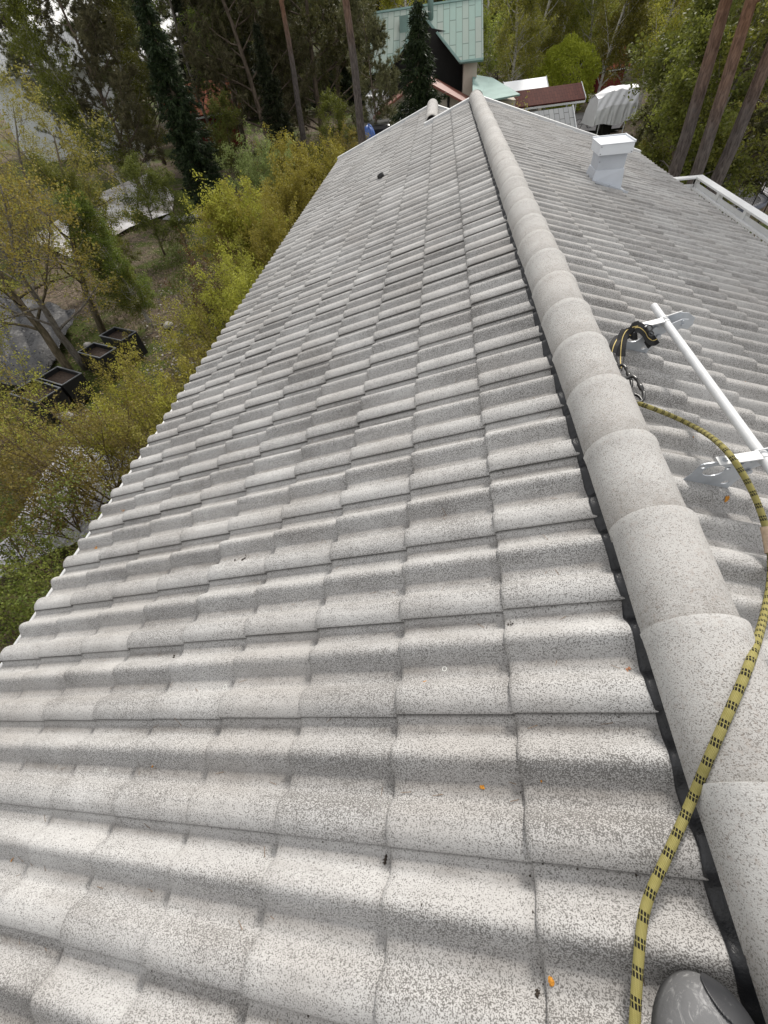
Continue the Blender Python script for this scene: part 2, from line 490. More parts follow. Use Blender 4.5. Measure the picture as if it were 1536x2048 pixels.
# walls below
m_ = MB()
def gable_wall(m_, xl, xr, y0, y1, zb, apx=0, apz=-.12):
    zt = lambda x: apz - abs(x - apx) * math.tan(TH) - .02
    V = [(xl, zb), (xr, zb), (xr, zt(xr)), (apx, apz), (xl, zt(xl))]
    Vv = [(a, y0, b) for a, b in V] + [(a, y1, b) for a, b in V]
    m_.add(Vv, [(0, 1, 2, 3, 4), (9, 8, 7, 6, 5)] + [(i, (i + 1) % 5, (i + 1) % 5 + 5, i + 5)[::-1] for i in range(5)])
gable_wall(m_, -2.6, 2.7, VNEAR + .1, VEND1 - .25, -6.2)
gable_wall(m_, -2.6, .3, VEND1 - .24, VEND2 - .25, -6.0, O2[0], O2[2] - .12)
hb(m_, 'wall', M['housewall'])

# sheet metal chimney cowl on the right slope
m_ = MB()
def frust(m_, a, b, z0, z1, a2=None, b2=None, sl=0):
    a2 = a2 or a; b2 = b2 or b
    V = [(a[0], a[1], z0 - sl * 0), (b[0], a[1], z0 - sl * (b[0] - a[0])), (b[0], b[1], z0 - sl * (b[0] - a[0])), (a[0], b[1], z0),
         (a2[0], a2[1], z1), (b2[0], a2[1], z1), (b2[0], b2[1], z1), (a2[0], b2[1], z1)]
    m_.add(V, [(0, 3, 2, 1), (4, 5, 6, 7), (0, 1, 5, 4), (1, 2, 6, 5), (2, 3, 7, 6), (3, 0, 4, 7)])
frust(m_, (1.135, 6.155), (1.43, 6.44), -.30, -.11)
chim = hb(m_, 'chimney', M['sheet'], bevel=.003)
m_ = MB(); frust(m_, (1.105, 6.125), (1.455, 6.47), -.375, -.275, (1.127, 6.147), (1.438, 6.448), sl=math.tan(TH))
hb(m_, 'chimney_base', M['sheet'], chim, bevel=.003)
m_ = MB(); f = lambda V: S(1, V[:, 0], V[:, 1], V[:, 2])
m_.box((1.18, 6.085, .006), (1.58, 6.50, .012), f); m_.box((1.17, 6.07, .0), (1.60, 6.085, .02), f)
for q in ((1.36, 6.05),): m_.box((q[0], q[1], -.012), (q[0] + .03, q[1] + .04, .026), f)
hb(m_, 'chimney_flashing', M['sheet'], chim)
m_ = MB(); frust(m_, (1.105, 6.095), (1.455, 6.47), -.135, -.045)
m_.box((1.098, 6.088, -.045), (1.462, 6.477, -.038)); m_.box((1.445, 6.088, -.038), (1.462, 6.477, -.026)); m_.box((1.098, 6.46, -.038), (1.445, 6.477, -.028))
hb(m_, 'chimney_cap', M['white'] if False else simple('cap metal', (.66, .69, .73), .35, .04, 5, metal=.1), chim, bevel=.002)
m_ = MB()
for x, z in ((1.118, -.06), (1.118, -.12), (1.44, -.12), (1.15, -.2), (1.41, -.32), (1.15, -.29)):
    m_ = MB(); m_.tube([(x, 6.093 if z > -.14 else 6.154, z), (x, 6.085 if z > -.14 else 6.146, z)], .004, 8); hb(m_, 'rivet', M['steel'], chim)
# black roof vent on the left slope
m_ = MB(); cu, cv = 1.60, 7.92
for (r0, w0, w1) in ((.085, -.03, .045), (.07, .045, .052)):
    an = np.arange(28) / 28 * 2 * np.pi
    ring = lambda r_, ww: S(-1, cu + r_ * .62 * np.cos(an), cv + r_ * np.sin(an), np.full(28, ww))
    V = np.concatenate([ring(r0 * .9, w0), ring(r0, w1 - .012), ring(r0 * .95, w1), ring(r0 * .62, w1 - .004), ring(r0 * .5, w1 - .02)])
    m_.add(V, [(i * 28 + j, i * 28 + (j + 1) % 28, (i + 1) * 28 + (j + 1) % 28, (i + 1) * 28 + j) for i in range(4) for j in range(28)] + [tuple(4 * 28 + j for j in range(28))])
hb(m_, 'roof_vent', M['plastic'], smooth=False)

# balcony on the right side with a white railing
m_ = MB(); m_.box((2.7, 4.0, -2.62), (4.45, 10.65, -2.5)); balc = hb(m_, 'balcony', M['whitewood'])
zr = -1.47
def rb(name, a, b, bev=.004):
    m_ = MB(); m_.box(a, b); return hb(m_, name, M['whitewood'], balc, bevel=bev)
rb('handrail', (4.32, 4.0, zr - .03), (4.47, 10.67, zr)); rb('handrail', (2.75, 10.53, zr - .03), (4.318, 10.67, zr))
for q in np.arange(4.4, 10.7, 1.035): rb('rail_post', (4.335, q - .04, -2.5), (4.425, q + .05, zr - .032))
rb('rail_post', (4.335, 10.56, -2.5), (4.425, 10.65, zr - .032)); rb('rail_post', (3.2, 10.56, -2.5), (3.29, 10.65, zr - .032))
rb('lower_rail', (4.352, 4.0, zr - .165), (4.372, 10.6, zr - .09)); rb('lower_rail', (4.300, 4.0, zr - .19), (4.35, 10.55, zr - .155)); rb('lower_rail', (2.75, 10.58, zr - .22), (4.33, 10.60, zr - .12))
rb('lower_rail', (4.352, 4.0, -2.47), (4.38, 10.6, -2.43))
m_ = MB()
ys_ = list(np.arange(4.1, 10.5, .115))
for q in ys_: rb('baluster', (4.304, q, -2.46), (4.316, q + .032, zr - .191), 0)
for q in np.arange(2.85, 4.25, .115): rb('baluster', (q, 10.56, -2.46), (q + .04, 10.578, zr - .225), 0)

# lichen rings and orange lichen on tiles
def slope_hit(x, y, side, wv=0.0):
    d = ray(x, y); n = np.array([side * ST, 0, CT]); t = (wv - CAM @ n) / (d @ n); P = CAM + t * d
    return P
def surf(P, side):
    """height of tile surface at world point (slope coords)"""
    u = abs(P[0]) * CT - P[2] * ST
    heads, tails = (headsL, tailsL) if side < 0 else (headsR, tailsR)
    v = P[1]; j = 0
    while j < len(tails) - 1 and u > tails[j]: j += 1
    t = 1 - ((v - V0) % .3) / .3 if side < 0 else ((v + .09) % .3) / .3
    return u, v, float(prof(t)) + BASE + LIFT * (u - heads[j]) / (tails[j] - heads[j])
def hit_tile(x, y, side):
    P = slope_hit(x, y, side, -.01)
    for _ in range(5):
        u, v, ww = surf(P, side); P = slope_hit(x, y, side, ww)
    return surf(P, side)
mo = simple('orange lichen', (.55, .24, .03), .95, .3, 300); mw = simple('pale lichen ring', (.66, .67, .64), .95, .1, 200)
prng = random.Random(4)
for (x, y, side, r_, mm) in ((850, 1362, -1, .0075, mo), (965, 1573, -1, .0065, mo), (1084, 1563, -1, .003, mo), (1256, 1338, -1, .006, simple('brown lichen', (.42, .20, .11), .95, .3, 300)), (1105, 1966, -1, .0075, mo),
                            (1434, 1009, 1, .0085, mo), (1368, 891, 1, .004, mo), (192, 1096, -1, .010, mo), (235, 1014, -1, .012, mo), (26, 1718, -1, .006, mo), (1474, 779, 1, .005, mo), (305, 1533, -1, .005, mo)):
    u, v, ww = hit_tile(x, y, side)
    m_ = MB(); n = 14
    for c_ in range(5):
        cu_, cv_ = (u + prng.gauss(0, r_ * .4), v + prng.gauss(0, r_ * .4)); rr_ = r_ * prng.uniform(.3, .65)
        Q = []
        for i in range(n):
            a = 2 * math.pi * i / n; rad = rr_ * prng.uniform(.7, 1.15)
            Pq = S(side, cu_ + rad * math.cos(a), cv_ + rad * math.sin(a), 0)
            uq, vq, wq = surf(Pq, side); Q.append(S(side, uq, vq, wq + .0007 + c_ * .0004))
        uq, vq, wq = surf(S(side, cu_, cv_, 0), side)
        m_.add(np.array(Q + [S(side, cu_, cv_, wq + .002 + c_ * .0004)]), [(i, (i + 1) % n, n) for i in range(n)])
    hb(m_, 'lichen_patch', mm, roof)
for (x, y, r0) in ((889, 1338, .0075), (450, 1374, .009), (1009, 776, .0095), (211, 1541, .006)):
    u, v, ww = hit_tile(x, y, -1); m_ = MB(); n = 20; Q = []
    for rr_ in (r0, r0 * .72):
        for i in range(n):
            a = 2 * math.pi * i / n; rad = rr_ * prng.uniform(.93, 1.07)
            uq, vq, wq = surf(S(-1, u + rad * math.cos(a), v + rad * math.sin(a), 0), -1); Q.append(S(-1, uq, vq, wq + .0011))
    m_.add(np.array(Q), [(i, (i + 1) % n, (i + 1) % n + n, i + n) for i in range(n)]); hb(m_, 'lichen_patch', mw, roof)
# crumbs of moss and bark lodged at the tile laps
mm = simple('dry moss', (.05, .038, .028), .95, .3, 200)
m_ = MB()
def crumb(u, v, ww, r_, side=-1):
    a = np.array([prng.gauss(0, 1) for _ in range(18)]).reshape(6, 3); a /= np.linalg.norm(a, axis=1)[:, None]
    oc = np.array([(1, 0, 0), (-1, 0, 0), (0, 1, 0), (0, -1, 0), (0, 0, .7), (0, 0, -.7)]) * r_ * (1 + .5 * a)
    P = S(side, u, v, ww) + oc
    m_.add(P, [(0, 2, 4), (2, 1, 4), (1, 3, 4), (3, 0, 4), (2, 0, 5), (1, 2, 5), (3, 1, 5), (0, 3, 5)])
for _ in range(430):
    j = prng.choice([0, 0, 0, 0, 1, 1, 2, 3, 4]); k = prng.randint(-2, 20)
    if prng.random() < .55:   # along course edge, in the channel
        v = V0 + .3 * k + .3 * (1 - prng.choice([.08, .1, .55, .57, .09, .3])) + prng.gauss(0, .008); u = tailsL[j] + .003 + abs(prng.gauss(0, .004))
    else:
        v = V0 + .3 * k - .002 - abs(prng.gauss(0, .003)); u = tailsL[j] - prng.random() * .33
    P = S(-1, u, v, 0); uq, vq, wq = surf(P, -1)
    crumb(u, v, wq + .001, prng.uniform(.0012, .0032))
for _ in range(60):
    u, v, ww = hit_tile(prng.uniform(100, 1250), prng.uniform(900, 2000), -1); crumb(u, v, ww + .0008, prng.uniform(.001, .002))
for (x, y) in ((488, 1118), (470, 1120), (492, 1114), (485, 1122), (1020, 1248), (350, 1315), (770, 1722), (1076, 1990)):
    u, v, ww = hit_tile(x, y, -1)
    for _ in range(5): crumb(u + prng.gauss(0, .004), v + prng.gauss(0, .004), ww + .002, prng.uniform(.002, .005))
ob = hb(m_, 'moss_debris', mm, roof); ob['kind'] = 'stuff'

# pine needles and bud scales caught in the troughs
g_ = np.random.default_rng(31); Vn, Fn = [], []
for q_ in range(260):
    k_ = g_.integers(-2, 16); v_ = V0 + .3 * k_ + .3 * (1 - g_.choice([.08, .11, .56, .58, .55])) + g_.normal(0, .012); u_ = g_.uniform(.16, 2.4) ** 1.0
    L_ = g_.uniform(.012, .034); an_ = g_.normal(0, .5) + (0 if g_.random() < .75 else 1.5); pts_ = []
    for t_, wd_ in ((-.5, -.0007), (-.5, .0007), (.5, .0005), (.5, -.0005)):
        uu_, vv_ = u_ + t_ * L_ * math.cos(an_) - wd_ * math.sin(an_), v_ + t_ * L_ * math.sin(an_) + wd_ * math.cos(an_)
        a_, b_, c_ = surf(S(-1, uu_, vv_, 0), -1); pts_.append(S(-1, a_, b_, c_ + .0016))
    Fn.append([len(Vn) + i_ for i_ in range(4)]); Vn += pts_
m_ = MB(); m_.add(np.array(Vn), Fn); ob = hb(m_, 'pine_needles', simple('dry needle', (.20, .12, .06), .8, .3, 90), roof); ob['kind'] = 'stuff'

# ------------------------------------------------------------------ safety rail on brackets
rail = empty('safety_rail', (.495, 1.6, -.1), 'white steel pipe safety rail on two bolted brackets beside the ridge', 'safety rail')
RI = Matrix.Translation(rail.location).inverted()
def rbld(m_, name, m, parent=None, **kw):
    o = m_.build(name, m, None, **kw); o.parent = parent or rail
    if parent is None: o.matrix_parent_inverse = RI
    return o
PA = AZ(1308, 612, .045); PB = AZ(1536, 930, .045)
px_ = (PA[0] + PB[0]) / 2
m_ = MB()
ys_ = [2.19 if False else PA[1], PA[1] - .004] + list(np.linspace(PA[1] - .01, -1.2, 8))
an = np.arange(20) / 20 * 2 * np.pi
Vp = []; k = 20
yl = np.linspace(PA[1], -1.2, 9)
for rr_ in (.0155,):
    for y in yl: Vp.append(np.stack([px_ + rr_ * np.cos(an), np.full(20, y), .045 + rr_ * np.sin(an)], -1))
for y in (yl[-1], yl[0]): Vp.append(np.stack([px_ + .0125 * np.cos(an), np.full(20, y), .045 + .0125 * np.sin(an)], -1))
nr = len(Vp)
m_.add(np.concatenate(Vp), [(i * k + j, i * k + (j + 1) % k, ((i + 1) % nr) * k + (j + 1) % k, ((i + 1) % nr) * k + j) for i in range(nr) for j in range(k)])
rbld(m_, 'rail_pipe', M['white'], smooth=True).modifiers.new('e', 'EDGE_SPLIT').split_angle = R(50)
def plate_poly(name, pts, holes, y, th, m, parent=None):
    bm = bmesh.new()
    def loop(ps):
        vs = [bm.verts.new((p[0], y, p[1])) for p in ps]
        for i in range(len(vs)): bm.edges.new((vs[i], vs[(i + 1) % len(vs)]))
    loop(pts)
    for (cx, cz, rx, rz_, ang) in holes:
        loop([(cx + rx * math.cos(a) * math.cos(ang) - rz_ * math.sin(a) * math.sin(ang), cz + rx * math.cos(a) * math.sin(ang) + rz_ * math.sin(a) * math.cos(ang)) for a in np.arange(20) / 20 * 2 * math.pi])
    bmesh.ops.triangle_fill(bm, use_beauty=True, edges=bm.edges[:])
    me = bpy.data.meshes.new(name); bm.to_mesh(me); bm.free(); me.materials.append(m)
    o = bpy.data.objects.new(name, me); link(o); o.parent = parent or rail
    if parent is None: o.matrix_parent_inverse = RI
    s_ = o.modifiers.new('s', 'SOLIDIFY'); s_.thickness = th; s_.offset = 0
    return o
def bracket(Y):
    # side plate, its foot bolted through the tile, and the clamp arm that carries the pipe
    b = plate_poly('bracket', [(.203, -.082), (.226, -.035), (.236, .004), (.243, .010), (.300, .022), (.345, .045), (.400, .034), (.398, -.01), (.385, -.06), (.369, -.124)],
                   [(.288, -.022, .034, .024, .15), (.247, -.004, .008, .006, 0), (.327, -.010, .007, .005, .2), (.35, -.078, .012, .008, .3)], Y, .004, M['galv'])
    m_ = MB(); X0, Z0, X1, Z1 = .268, .036, .372, .092
    def slab(m_, p, q, y0, y1, t):
        d = np.array([q[0] - p[0], q[1] - p[1]]); d /= np.linalg.norm(d); nx, nz_ = -d[1] * t, d[0] * t
        V = [(p[0], y0, p[1]), (q[0], y0, q[1]), (q[0], y1, q[1]), (p[0], y1, p[1])]; V += [(a + nx, b_, c + nz_) for a, b_, c in V]
        m_.add(V, [(0, 1, 2, 3), (7, 6, 5, 4), (0, 4, 5, 1), (1, 5, 6, 2), (2, 6, 7, 3), (3, 7, 4, 0)])
    slab(m_, (X0, Z0 - .003), (.38, .060), Y - .034, Y + .004, .004)
    slab(m_, (.372, .058), (.455, .086), Y + .004, Y + .008, .004)
    arm = rbld(m_, 'bracket_flange', M['white'], b)
    plate_poly('clamp_plate', [(.33, -.03), (.335, .03), (.44, .082), (.488, .076), (.525, .052), (.528, .02), (.515, .0), (.46, .012), (.40, -.03)], [(.4, .012, .012, .009, .4), (.375, .005, .006, .005, 0)], Y + .012, .004, M['galv'], b)
    plate_poly('clamp_plate', [(.40, .045), (.45, .070), (.478, .068), (.480, .035), (.43, .01)], [], Y - .03, .003, M['galv'], b)
    m_ = MB()
    for (x, z, r_, yy) in ((.285, .042, .008, 0), (.312, .049, .008, 0)):   # bolts through the flange
        m_ = MB(); m_.tube([(x, Y - .016, z - .001), (x - .001, Y - .016, z + .004)], r_, 6); rbld(m_, 'bolt', M['galv'], b)
    for (x, z, r_) in ((.462, .045, .008), (.455, .062, .005), (.365, .015, .014), (.392, -.02, .009)):
        m_ = MB(); m_.tube([(x, Y - .006 if x < .44 else Y - .031, z), (x, Y - .012 if x < .44 else Y - .037, z)], r_, 8); rbld(m_, 'bolt', M['galv'], b)
    m_ = MB(); a_ = np.linspace(-.4, math.pi + 1.2, 16)     # U clamp round the pipe
    for yo in (Y - .006,):
        ring = [(px_ + .0175 * math.cos(t), yo, .045 + .0175 * math.sin(t)) for t in a_]
        V = []
        for (x, y, z) in ring: V += [(x, y - .014, z), (x, y + .014, z)]
        m_.add(V, [(2 * i, 2 * i + 1, 2 * i + 3, 2 * i + 2) for i in range(len(ring) - 1)])
    cl = rbld(m_, 'pipe_clamp', M['white'], b); cl.modifiers.new('s', 'SOLIDIFY').thickness = .003
bracket(1.08); bracket(1.98); bracket(.10)

# ------------------------------------------------------------------ rope, sling, karabiners
def envelope(x, y):
    """height of the surfaces a rope can rest on (bridging the channels)"""
    zl = -(-x) * math.tan(TH) + (.016) / CT if x < 0 else -9
    zr_ = -x * math.tan(TH) + (.002) / CT if x >= 0 else -9
    zz = max(zl, zr_)
    d = x - .005
    zz = max(zz, .064 - max(0, abs(y - 1.07) - .03) * .55 - max(0, abs(x - .35) - .08) * .8)
    if abs(d) < .122: zz = max(zz, -.022 + math.sqrt(max(0, .122 ** 2 - d * d)))
    return zz
RR = .0090
def drape(x, y, r_=RR):
    d = ray(x, y); t0, t1 = .4, 6.0
    ts = np.linspace(t0, t1, 4000)
    for t in ts:
        P = CAM + t * d
        if P[2] <= envelope(P[0], P[1]) + r_: return P
    return CAM + t1 * d
ropepx = [(1262, 806), (1290, 812), (1318, 821), (1345, 832), (1372, 845), (1400, 859), (1425, 875), (1447, 894), (1466, 916), (1483, 943), (1499, 970), (1513, 1000), (1526, 1034), (1537, 1072), (1543, 1112), (1543, 1152), (1537, 1193), (1527, 1238), (1513, 1287),
          (1500, 1325), (1483, 1368), (1464, 1410), (1446, 1450), (1430, 1488), (1414, 1525), (1398, 1562), (1383, 1602), (1364, 1645), (1342, 1695), (1318, 1748), (1297, 1790), (1287, 1825), (1281, 1870), (1277, 1920), (1273, 1975), (1270, 2030), (1268, 2090), (1266, 2160), (1270, 2260), (1290, 2400)]
RP = np.array([drape(*q) for q in ropepx])
RP[0] = AY(1268, 803, 1.47); RP[1] = AY(1286, 810, 1.43); RP[2] = AY(1315, 820, 1.40)
def smooth_path(P, n=6, it=2):
    for _ in range(it):
        Q = P.copy(); Q[1:-1] = (P[:-2] + 2 * P[1:-1] + P[2:]) / 4; P = Q
    out = []
    for i in range(len(P) - 1):
        p0, p1, p2, p3 = P[max(i - 1, 0)], P[i], P[i + 1], P[min(i + 2, len(P) - 1)]
        for t in np.arange(n) / n:
            out.append(.5 * ((2 * p1) + (-p0 + p2) * t + (2 * p0 - 5 * p1 + 4 * p2 - p3) * t * t + (-p0 + 3 * p1 - 3 * p2 + p3) * t ** 3))
    out.append(P[-1]); return np.array(out)
RP = smooth_path(RP, 8, 1)
def ribtube(name, P, r_, m, k=14):
    n = len(P); T = np.gradient(P, axis=0); T /= np.linalg.norm(T, axis=1)[:, None]
    N = np.cross(T[0], [0, 0, 1.]); N /= np.linalg.norm(N); s_ = np.concatenate([[0], np.cumsum(np.linalg.norm(np.diff(P, axis=0), axis=1))])
    V = []; a = np.linspace(0, 2 * np.pi, k + 1)
    for i in range(n):
        N = N - T[i] * (N @ T[i]); N /= np.linalg.norm(N); B = np.cross(T[i], N)
        V.append(P[i] + r_ * (np.cos(a)[:, None] * N + np.sin(a)[:, None] * B))
    q = np.arange(n * (k + 1)).reshape(n, k + 1)
    F = np.stack([q[:-1, :-1], q[:-1, 1:], q[1:, 1:], q[1:, :-1]], -1).reshape(-1, 4)
    return np_mesh(name, np.concatenate(V), F, m, True, {'sl': np.repeat(s_, k + 1), 'ar': np.tile(a / (2 * np.pi), n)})
rm = NT('yellow kernmantle rope')
sl, ar = rm.attr('sl'), rm.attr('ar')
fr = rm.math('FRACT', rm.math('DIVIDE', sl, .040))
tw = rm.math('FRACT', rm.math('ADD', rm.math('MULTIPLY', ar, 10), rm.math('MULTIPLY', sl, 30)))
row = rm.math('MULTIPLY', rm.math('LESS_THAN', fr, .40), rm.math('SUBTRACT', 1, rm.math('MULTIPLY', rm.math('GREATER_THAN', fr, .155), rm.math('LESS_THAN', fr, .205))))
blk = rm.math('MULTIPLY', row, rm.math('LESS_THAN', tw, .68))
w1 = rm.math('SINE', rm.math('ADD', rm.math('MULTIPLY', ar, 75.4), rm.math('MULTIPLY', sl, 1300)))
w2 = rm.math('SINE', rm.math('SUBTRACT', rm.math('MULTIPLY', ar, 75.4), rm.math('MULTIPLY', sl, 1300)))
weave = rm.math('MULTIPLY', w1, w2)
yc = rm.mix(rm.ramp(rm.noise(60, 4, .6, rm.coord()), [(.3, 0), (.7, 1)]), (.29, .265, .09), (.38, .345, .15))
yc = rm.mix(rm.math('MULTIPLY_ADD', weave, .5), yc, (.20, .17, .05))
rm.col(rm.mix(blk, yc, (.012, .011, .010))); rm.rough(.85, .2); rm.bump(weave, .5, .002)
rope = bpy.data.objects.new('rope', ribtube('rope', RP, RR, rm.m)); link(rope)
tag(rope, 'yellow climbing rope with black flecks lying across the ridge', 'rope')
i0 = int(8 * 12.6); i1 = int(8 * 14.1)
sl_ = bpy.data.objects.new('protective_sleeve', ribtube('protective_sleeve', RP[i0:i1], RR * 1.55, M['leather'])); link(sl_); sl_.parent = rope

def ribbon(mb_, pts, width, wdir, th=.0022):
    pts = smooth_path(np.array(pts, float), 6, 0); T = np.gradient(pts, axis=0); T /= np.linalg.norm(T, axis=1)[:, None]
    V = []; n = len(pts)
    for i in range(n):
        W_ = np.array(wdir[0], float) * (1 - i / (n - 1)) + np.array(wdir[1], float) * i / (n - 1)
        W_ = W_ - T[i] * (W_ @ T[i]); W_ /= np.linalg.norm(W_); N = np.cross(T[i], W_)
        for a, b in ((-.5, -.5), (.5, -.5), (.5, .5), (-.5, .5)): V.append(pts[i] + W_ * a * width + N * b * th)
    F = []
    for i in range(n - 1):
        for j in range(4): F.append((4 * i + j, 4 * i + (j + 1) % 4, 4 * i + 4 + (j + 1) % 4, 4 * i + 4 + j))
    F += [(3, 2, 1, 0), tuple(4 * (n - 1) + j for j in range(4))]
    mb_.add(np.array(V), F)
sling = empty('webbing_sling', AY(1262, 690, 1.95), 'black webbing sling with yellow stripes looped through the farther rail bracket', 'sling')
SI = Matrix.Translation(sling.location).inverted()
def sb_(m_, name, m, parent=None, inv=None, **kw):
    o = m_.build(name, m, None, **kw); o.parent = parent or sling; o.matrix_parent_inverse = SI if inv is None else inv; return o
def A3(l): return [AY(x, y, Y) for x, y, Y in l]
wd = RT * .94 + UP * .05
parts = [([(1241, 713, 1.80), (1242, 695, 1.83), (1245, 676, 1.87), (1252, 662, 1.90), (1263, 655, 1.92), (1276, 652, 1.94)], .044, (RT, RT * .7 + UP * .7)),
         ([(1224, 704, 1.80), (1228, 690, 1.83), (1236, 676, 1.88), (1247, 668, 1.92), (1262, 671, 1.955)], .038, (RT, RT * .9 + UP * .5)),
         ([(1268, 656, 1.93), (1279, 655, 1.935), (1290, 664, 1.935), (1296, 675, 1.94), (1306, 681, 1.95), (1314, 678, 1.955)], .048, (RT * .3 + UP, RT * .5 + UP)),
         ([(1258, 668, 1.96), (1266, 673, 1.97), (1275, 672, 1.97)], .034, (UP, UP)),
         ([(1296, 680, 1.945), (1300, 688, 1.95), (1303, 692, 1.95)], .034, (RT, RT))]
for pts, wdt, dirs in parts:
    m_ = MB(); P = A3(pts); ribbon(m_, P, wdt, dirs); o = sb_(m_, 'strap', M['webbing'])
    if len(pts) > 4:
        nn = CAM - P[2]; nn = nn / np.linalg.norm(nn) * .003
        m_ = MB(); ribbon(m_, [p + nn for p in P], .0035, dirs, .0012); s2 = m_.build('stripe', M['stitch'], None); s2.parent = o
m_ = MB(); ribbon(m_, A3([(1219, 704, 1.79), (1223, 716, 1.75), (1229, 728, 1.71)]), .022, (RT, RT), .0015); sb_(m_, 'care_label', M['fabric_label'])
m_ = MB(); ribbon(m_, A3([(1233, 712, 1.79), (1234, 724, 1.75), (1240, 738, 1.70)]), .007, (RT, RT), .004); sb_(m_, 'stitched_loop', M['webbing'])
m_ = MB(); ribbon(m_, A3([(1248, 714, 1.79), (1246, 728, 1.74), (1243, 742, 1.69)]), .005, (RT, RT), .004); sb_(m_, 'stitched_loop', M['webbing'])
m_ = MB(); ribbon(m_, A3([(1241, 713, 1.795), (1241, 728, 1.745), (1244, 740, 1.70)]), .004, (RT, RT), .003); sb_(m_, 'stitched_loop', M['stitch'])
m_ = MB(); ribbon(m_, A3([(1228, 728, 1.70), (1234, 742, 1.66), (1243, 762, 1.60)]), .018, (RT, RT), .008); sb_(m_, 'stitched_loop', M['webbing'])
m_ = MB()    # small shackle ring hanging at the bracket
tc_ = AY(1299, 656, 1.93)
m_.tube([tc_ + .013 * (math.cos(a) * RT + math.sin(a) * UP) for a in np.linspace(0, 2 * math.pi, 17)], .003, 6, False)
tc_ = AY(1302, 667, 1.93); m_.tube([tc_ + .011 * (math.cos(a) * RT + math.sin(a) * UP) for a in np.linspace(0, 2 * math.pi, 17)], .0028, 6, False)
sb_(m_, 'shackle', M['steel'])
def karabiner(p, q, width, r_, label, tilt=0):
    p, q = np.array(p), np.array(q); c = (p + q) / 2; ax = q - p; L = np.linalg.norm(ax); ax /= L
    vd = CAM - c; vd /= np.linalg.norm(vd); sx = np.cross(ax, vd); sx /= np.linalg.norm(sx); sx = sx * math.cos(tilt) + vd * math.sin(tilt)
    e = empty('karabiner', c, label, 'karabiner'); inv = Matrix.Translation(e.location).inverted()
    pts = []
    for a in np.linspace(.32, 2 * math.pi - .32, 34):
        ca, sa = math.cos(a), math.sin(a)
        s_ = lambda t: math.copysign(abs(t) ** .62, t)
        wl_ = width * (1.0 + .28 * s_(sa * 0 + math.cos(a - 1.57) * 1.0) * 0)
        pts.append(c + ax * (L / 2) * s_(math.cos(a - math.pi / 2)) + sx * wl_ / 2 * s_(math.sin(a - math.pi / 2)) * (1 - .22 * math.cos(a - math.pi / 2)))
    m_ = MB(); m_.tube(pts, r_, 8); o = m_.build('hook_body', M['steel'], None, smooth=True); o.parent = e; o.matrix_parent_inverse = inv
    m_ = MB(); m_.tube([pts[0], pts[-1]], r_ * .85, 8); m_.tube([pts[0] * .8 + pts[-1] * .2, pts[0] * .35 + pts[-1] * .65], r_ * 1.35, 8)
    o = m_.build('gate', M['steel'], None, smooth=True); o.parent = e; o.matrix_parent_inverse = inv
    return e
karabiner(AY(1238, 732, 1.70), AY(1259, 776, 1.55), .036, .0066, 'small dark steel karabiner clipped to the stitched end of the sling')
karabiner(AY(1252, 757, 1.60), AY(1281, 803, 1.455), .058, .0068, 'long dark steel karabiner holding the end of the yellow rope', .25)
m_ = MB(); m_.tube(smooth_path(np.array(A3([(1264, 792, 1.49), (1270, 789, 1.50), (1279, 794, 1.48), (1284, 803, 1.45), (1274, 804, 1.455), (1262, 801, 1.47)])), 5, 0), .0055, 8)
o = m_.build('rope_thimble', M['plastic'], None, smooth=True); o.parent = rope

# ------------------------------------------------------------------ person: only the toe of a work shoe enters the picture
person = empty('person', (-.10, -.25, 0), 'person on the roof of whom only the scuffed grey toe of a rubber boot shows', 'person')
PI_ = Matrix.Translation(person.location).inverted()
bootm = NT('grey rubber boot'); bc = bootm.coord()
scr = bootm.ramp(bootm.noise(45, 6, .75, bootm.coord('Object', (1, .25, 1)), 1.5), [(.55, 0), (.66, 1)])
bootm.col(bootm.mix(bootm.math('MULTIPLY', scr, .35), bootm.mix(bootm.noise(12, 4, .6, bc), (.085, .086, .090), (.165, .166, .170)), (.5, .5, .5)))
bootm.rough(.8, .2); bootm.bump(bootm.noise(90, 5, .7, bc), .35, .004)
toem = NT('dark rubber toe band'); tcx = toem.coord()
scr = toem.ramp(toem.noise(55, 6, .75, toem.coord('Object', (1, .3, 1)), 1.5), [(.60, 0), (.70, 1)])
toem.col(toem.mix(toem.math('MULTIPLY', scr, .55), (.026, .027, .030), (.25, .25, .25))); toem.rough(.45, .4)
TC = AZ(1440, 1966, -.005)     # toe tip
def boot_shape(grow, amin, amax, nl=30, na=36, cut=None):
    hd = R(20); f = np.array([math.sin(hd), math.cos(hd), .02]); f /= np.linalg.norm(f); sx = np.array([math.cos(hd), -math.sin(hd), 0]); up = np.cross(sx, f)
    V = []
    for i in range(nl):
        s_ = (i / (nl - 1)) ** 1.7 * .34
        q = math.sqrt(max(0, 1 - (1 - min(1, s_ / .095)) ** 2)); wdt = .074 * q * (1 - .15 * max(0, s_ - .14) / .2)
        hgt = .078 * q ** .9 + .10 * max(0, (s_ - .12) / .2) ** 1.4
        for a in np.linspace(amin, amax, na):
            ca, sa = math.cos(a), math.sin(a)
            x = (wdt + grow * (q > 0)) * math.copysign(abs(ca) ** .7, ca); z = (hgt + grow * (q > 0)) * max(0, math.copysign(abs(sa) ** .75, sa)) - (.014 if sa < 0 else 0)
            V.append(TC + np.array([0, 0, -.045]) + f * (-s_ + grow) + sx * x + up * z)
    F = [(i * na + j, i * na + j + 1, (i + 1) * na + j + 1, (i + 1) * na + j) for i in range(nl - 1) for j in range(na - 1) if cut is None or cut((i / (nl - 1)) ** 1.7 * .34, amin + (amax - amin) * j / (na - 1))]
    m_ = MB(); m_.add(np.array(V), F); return m_
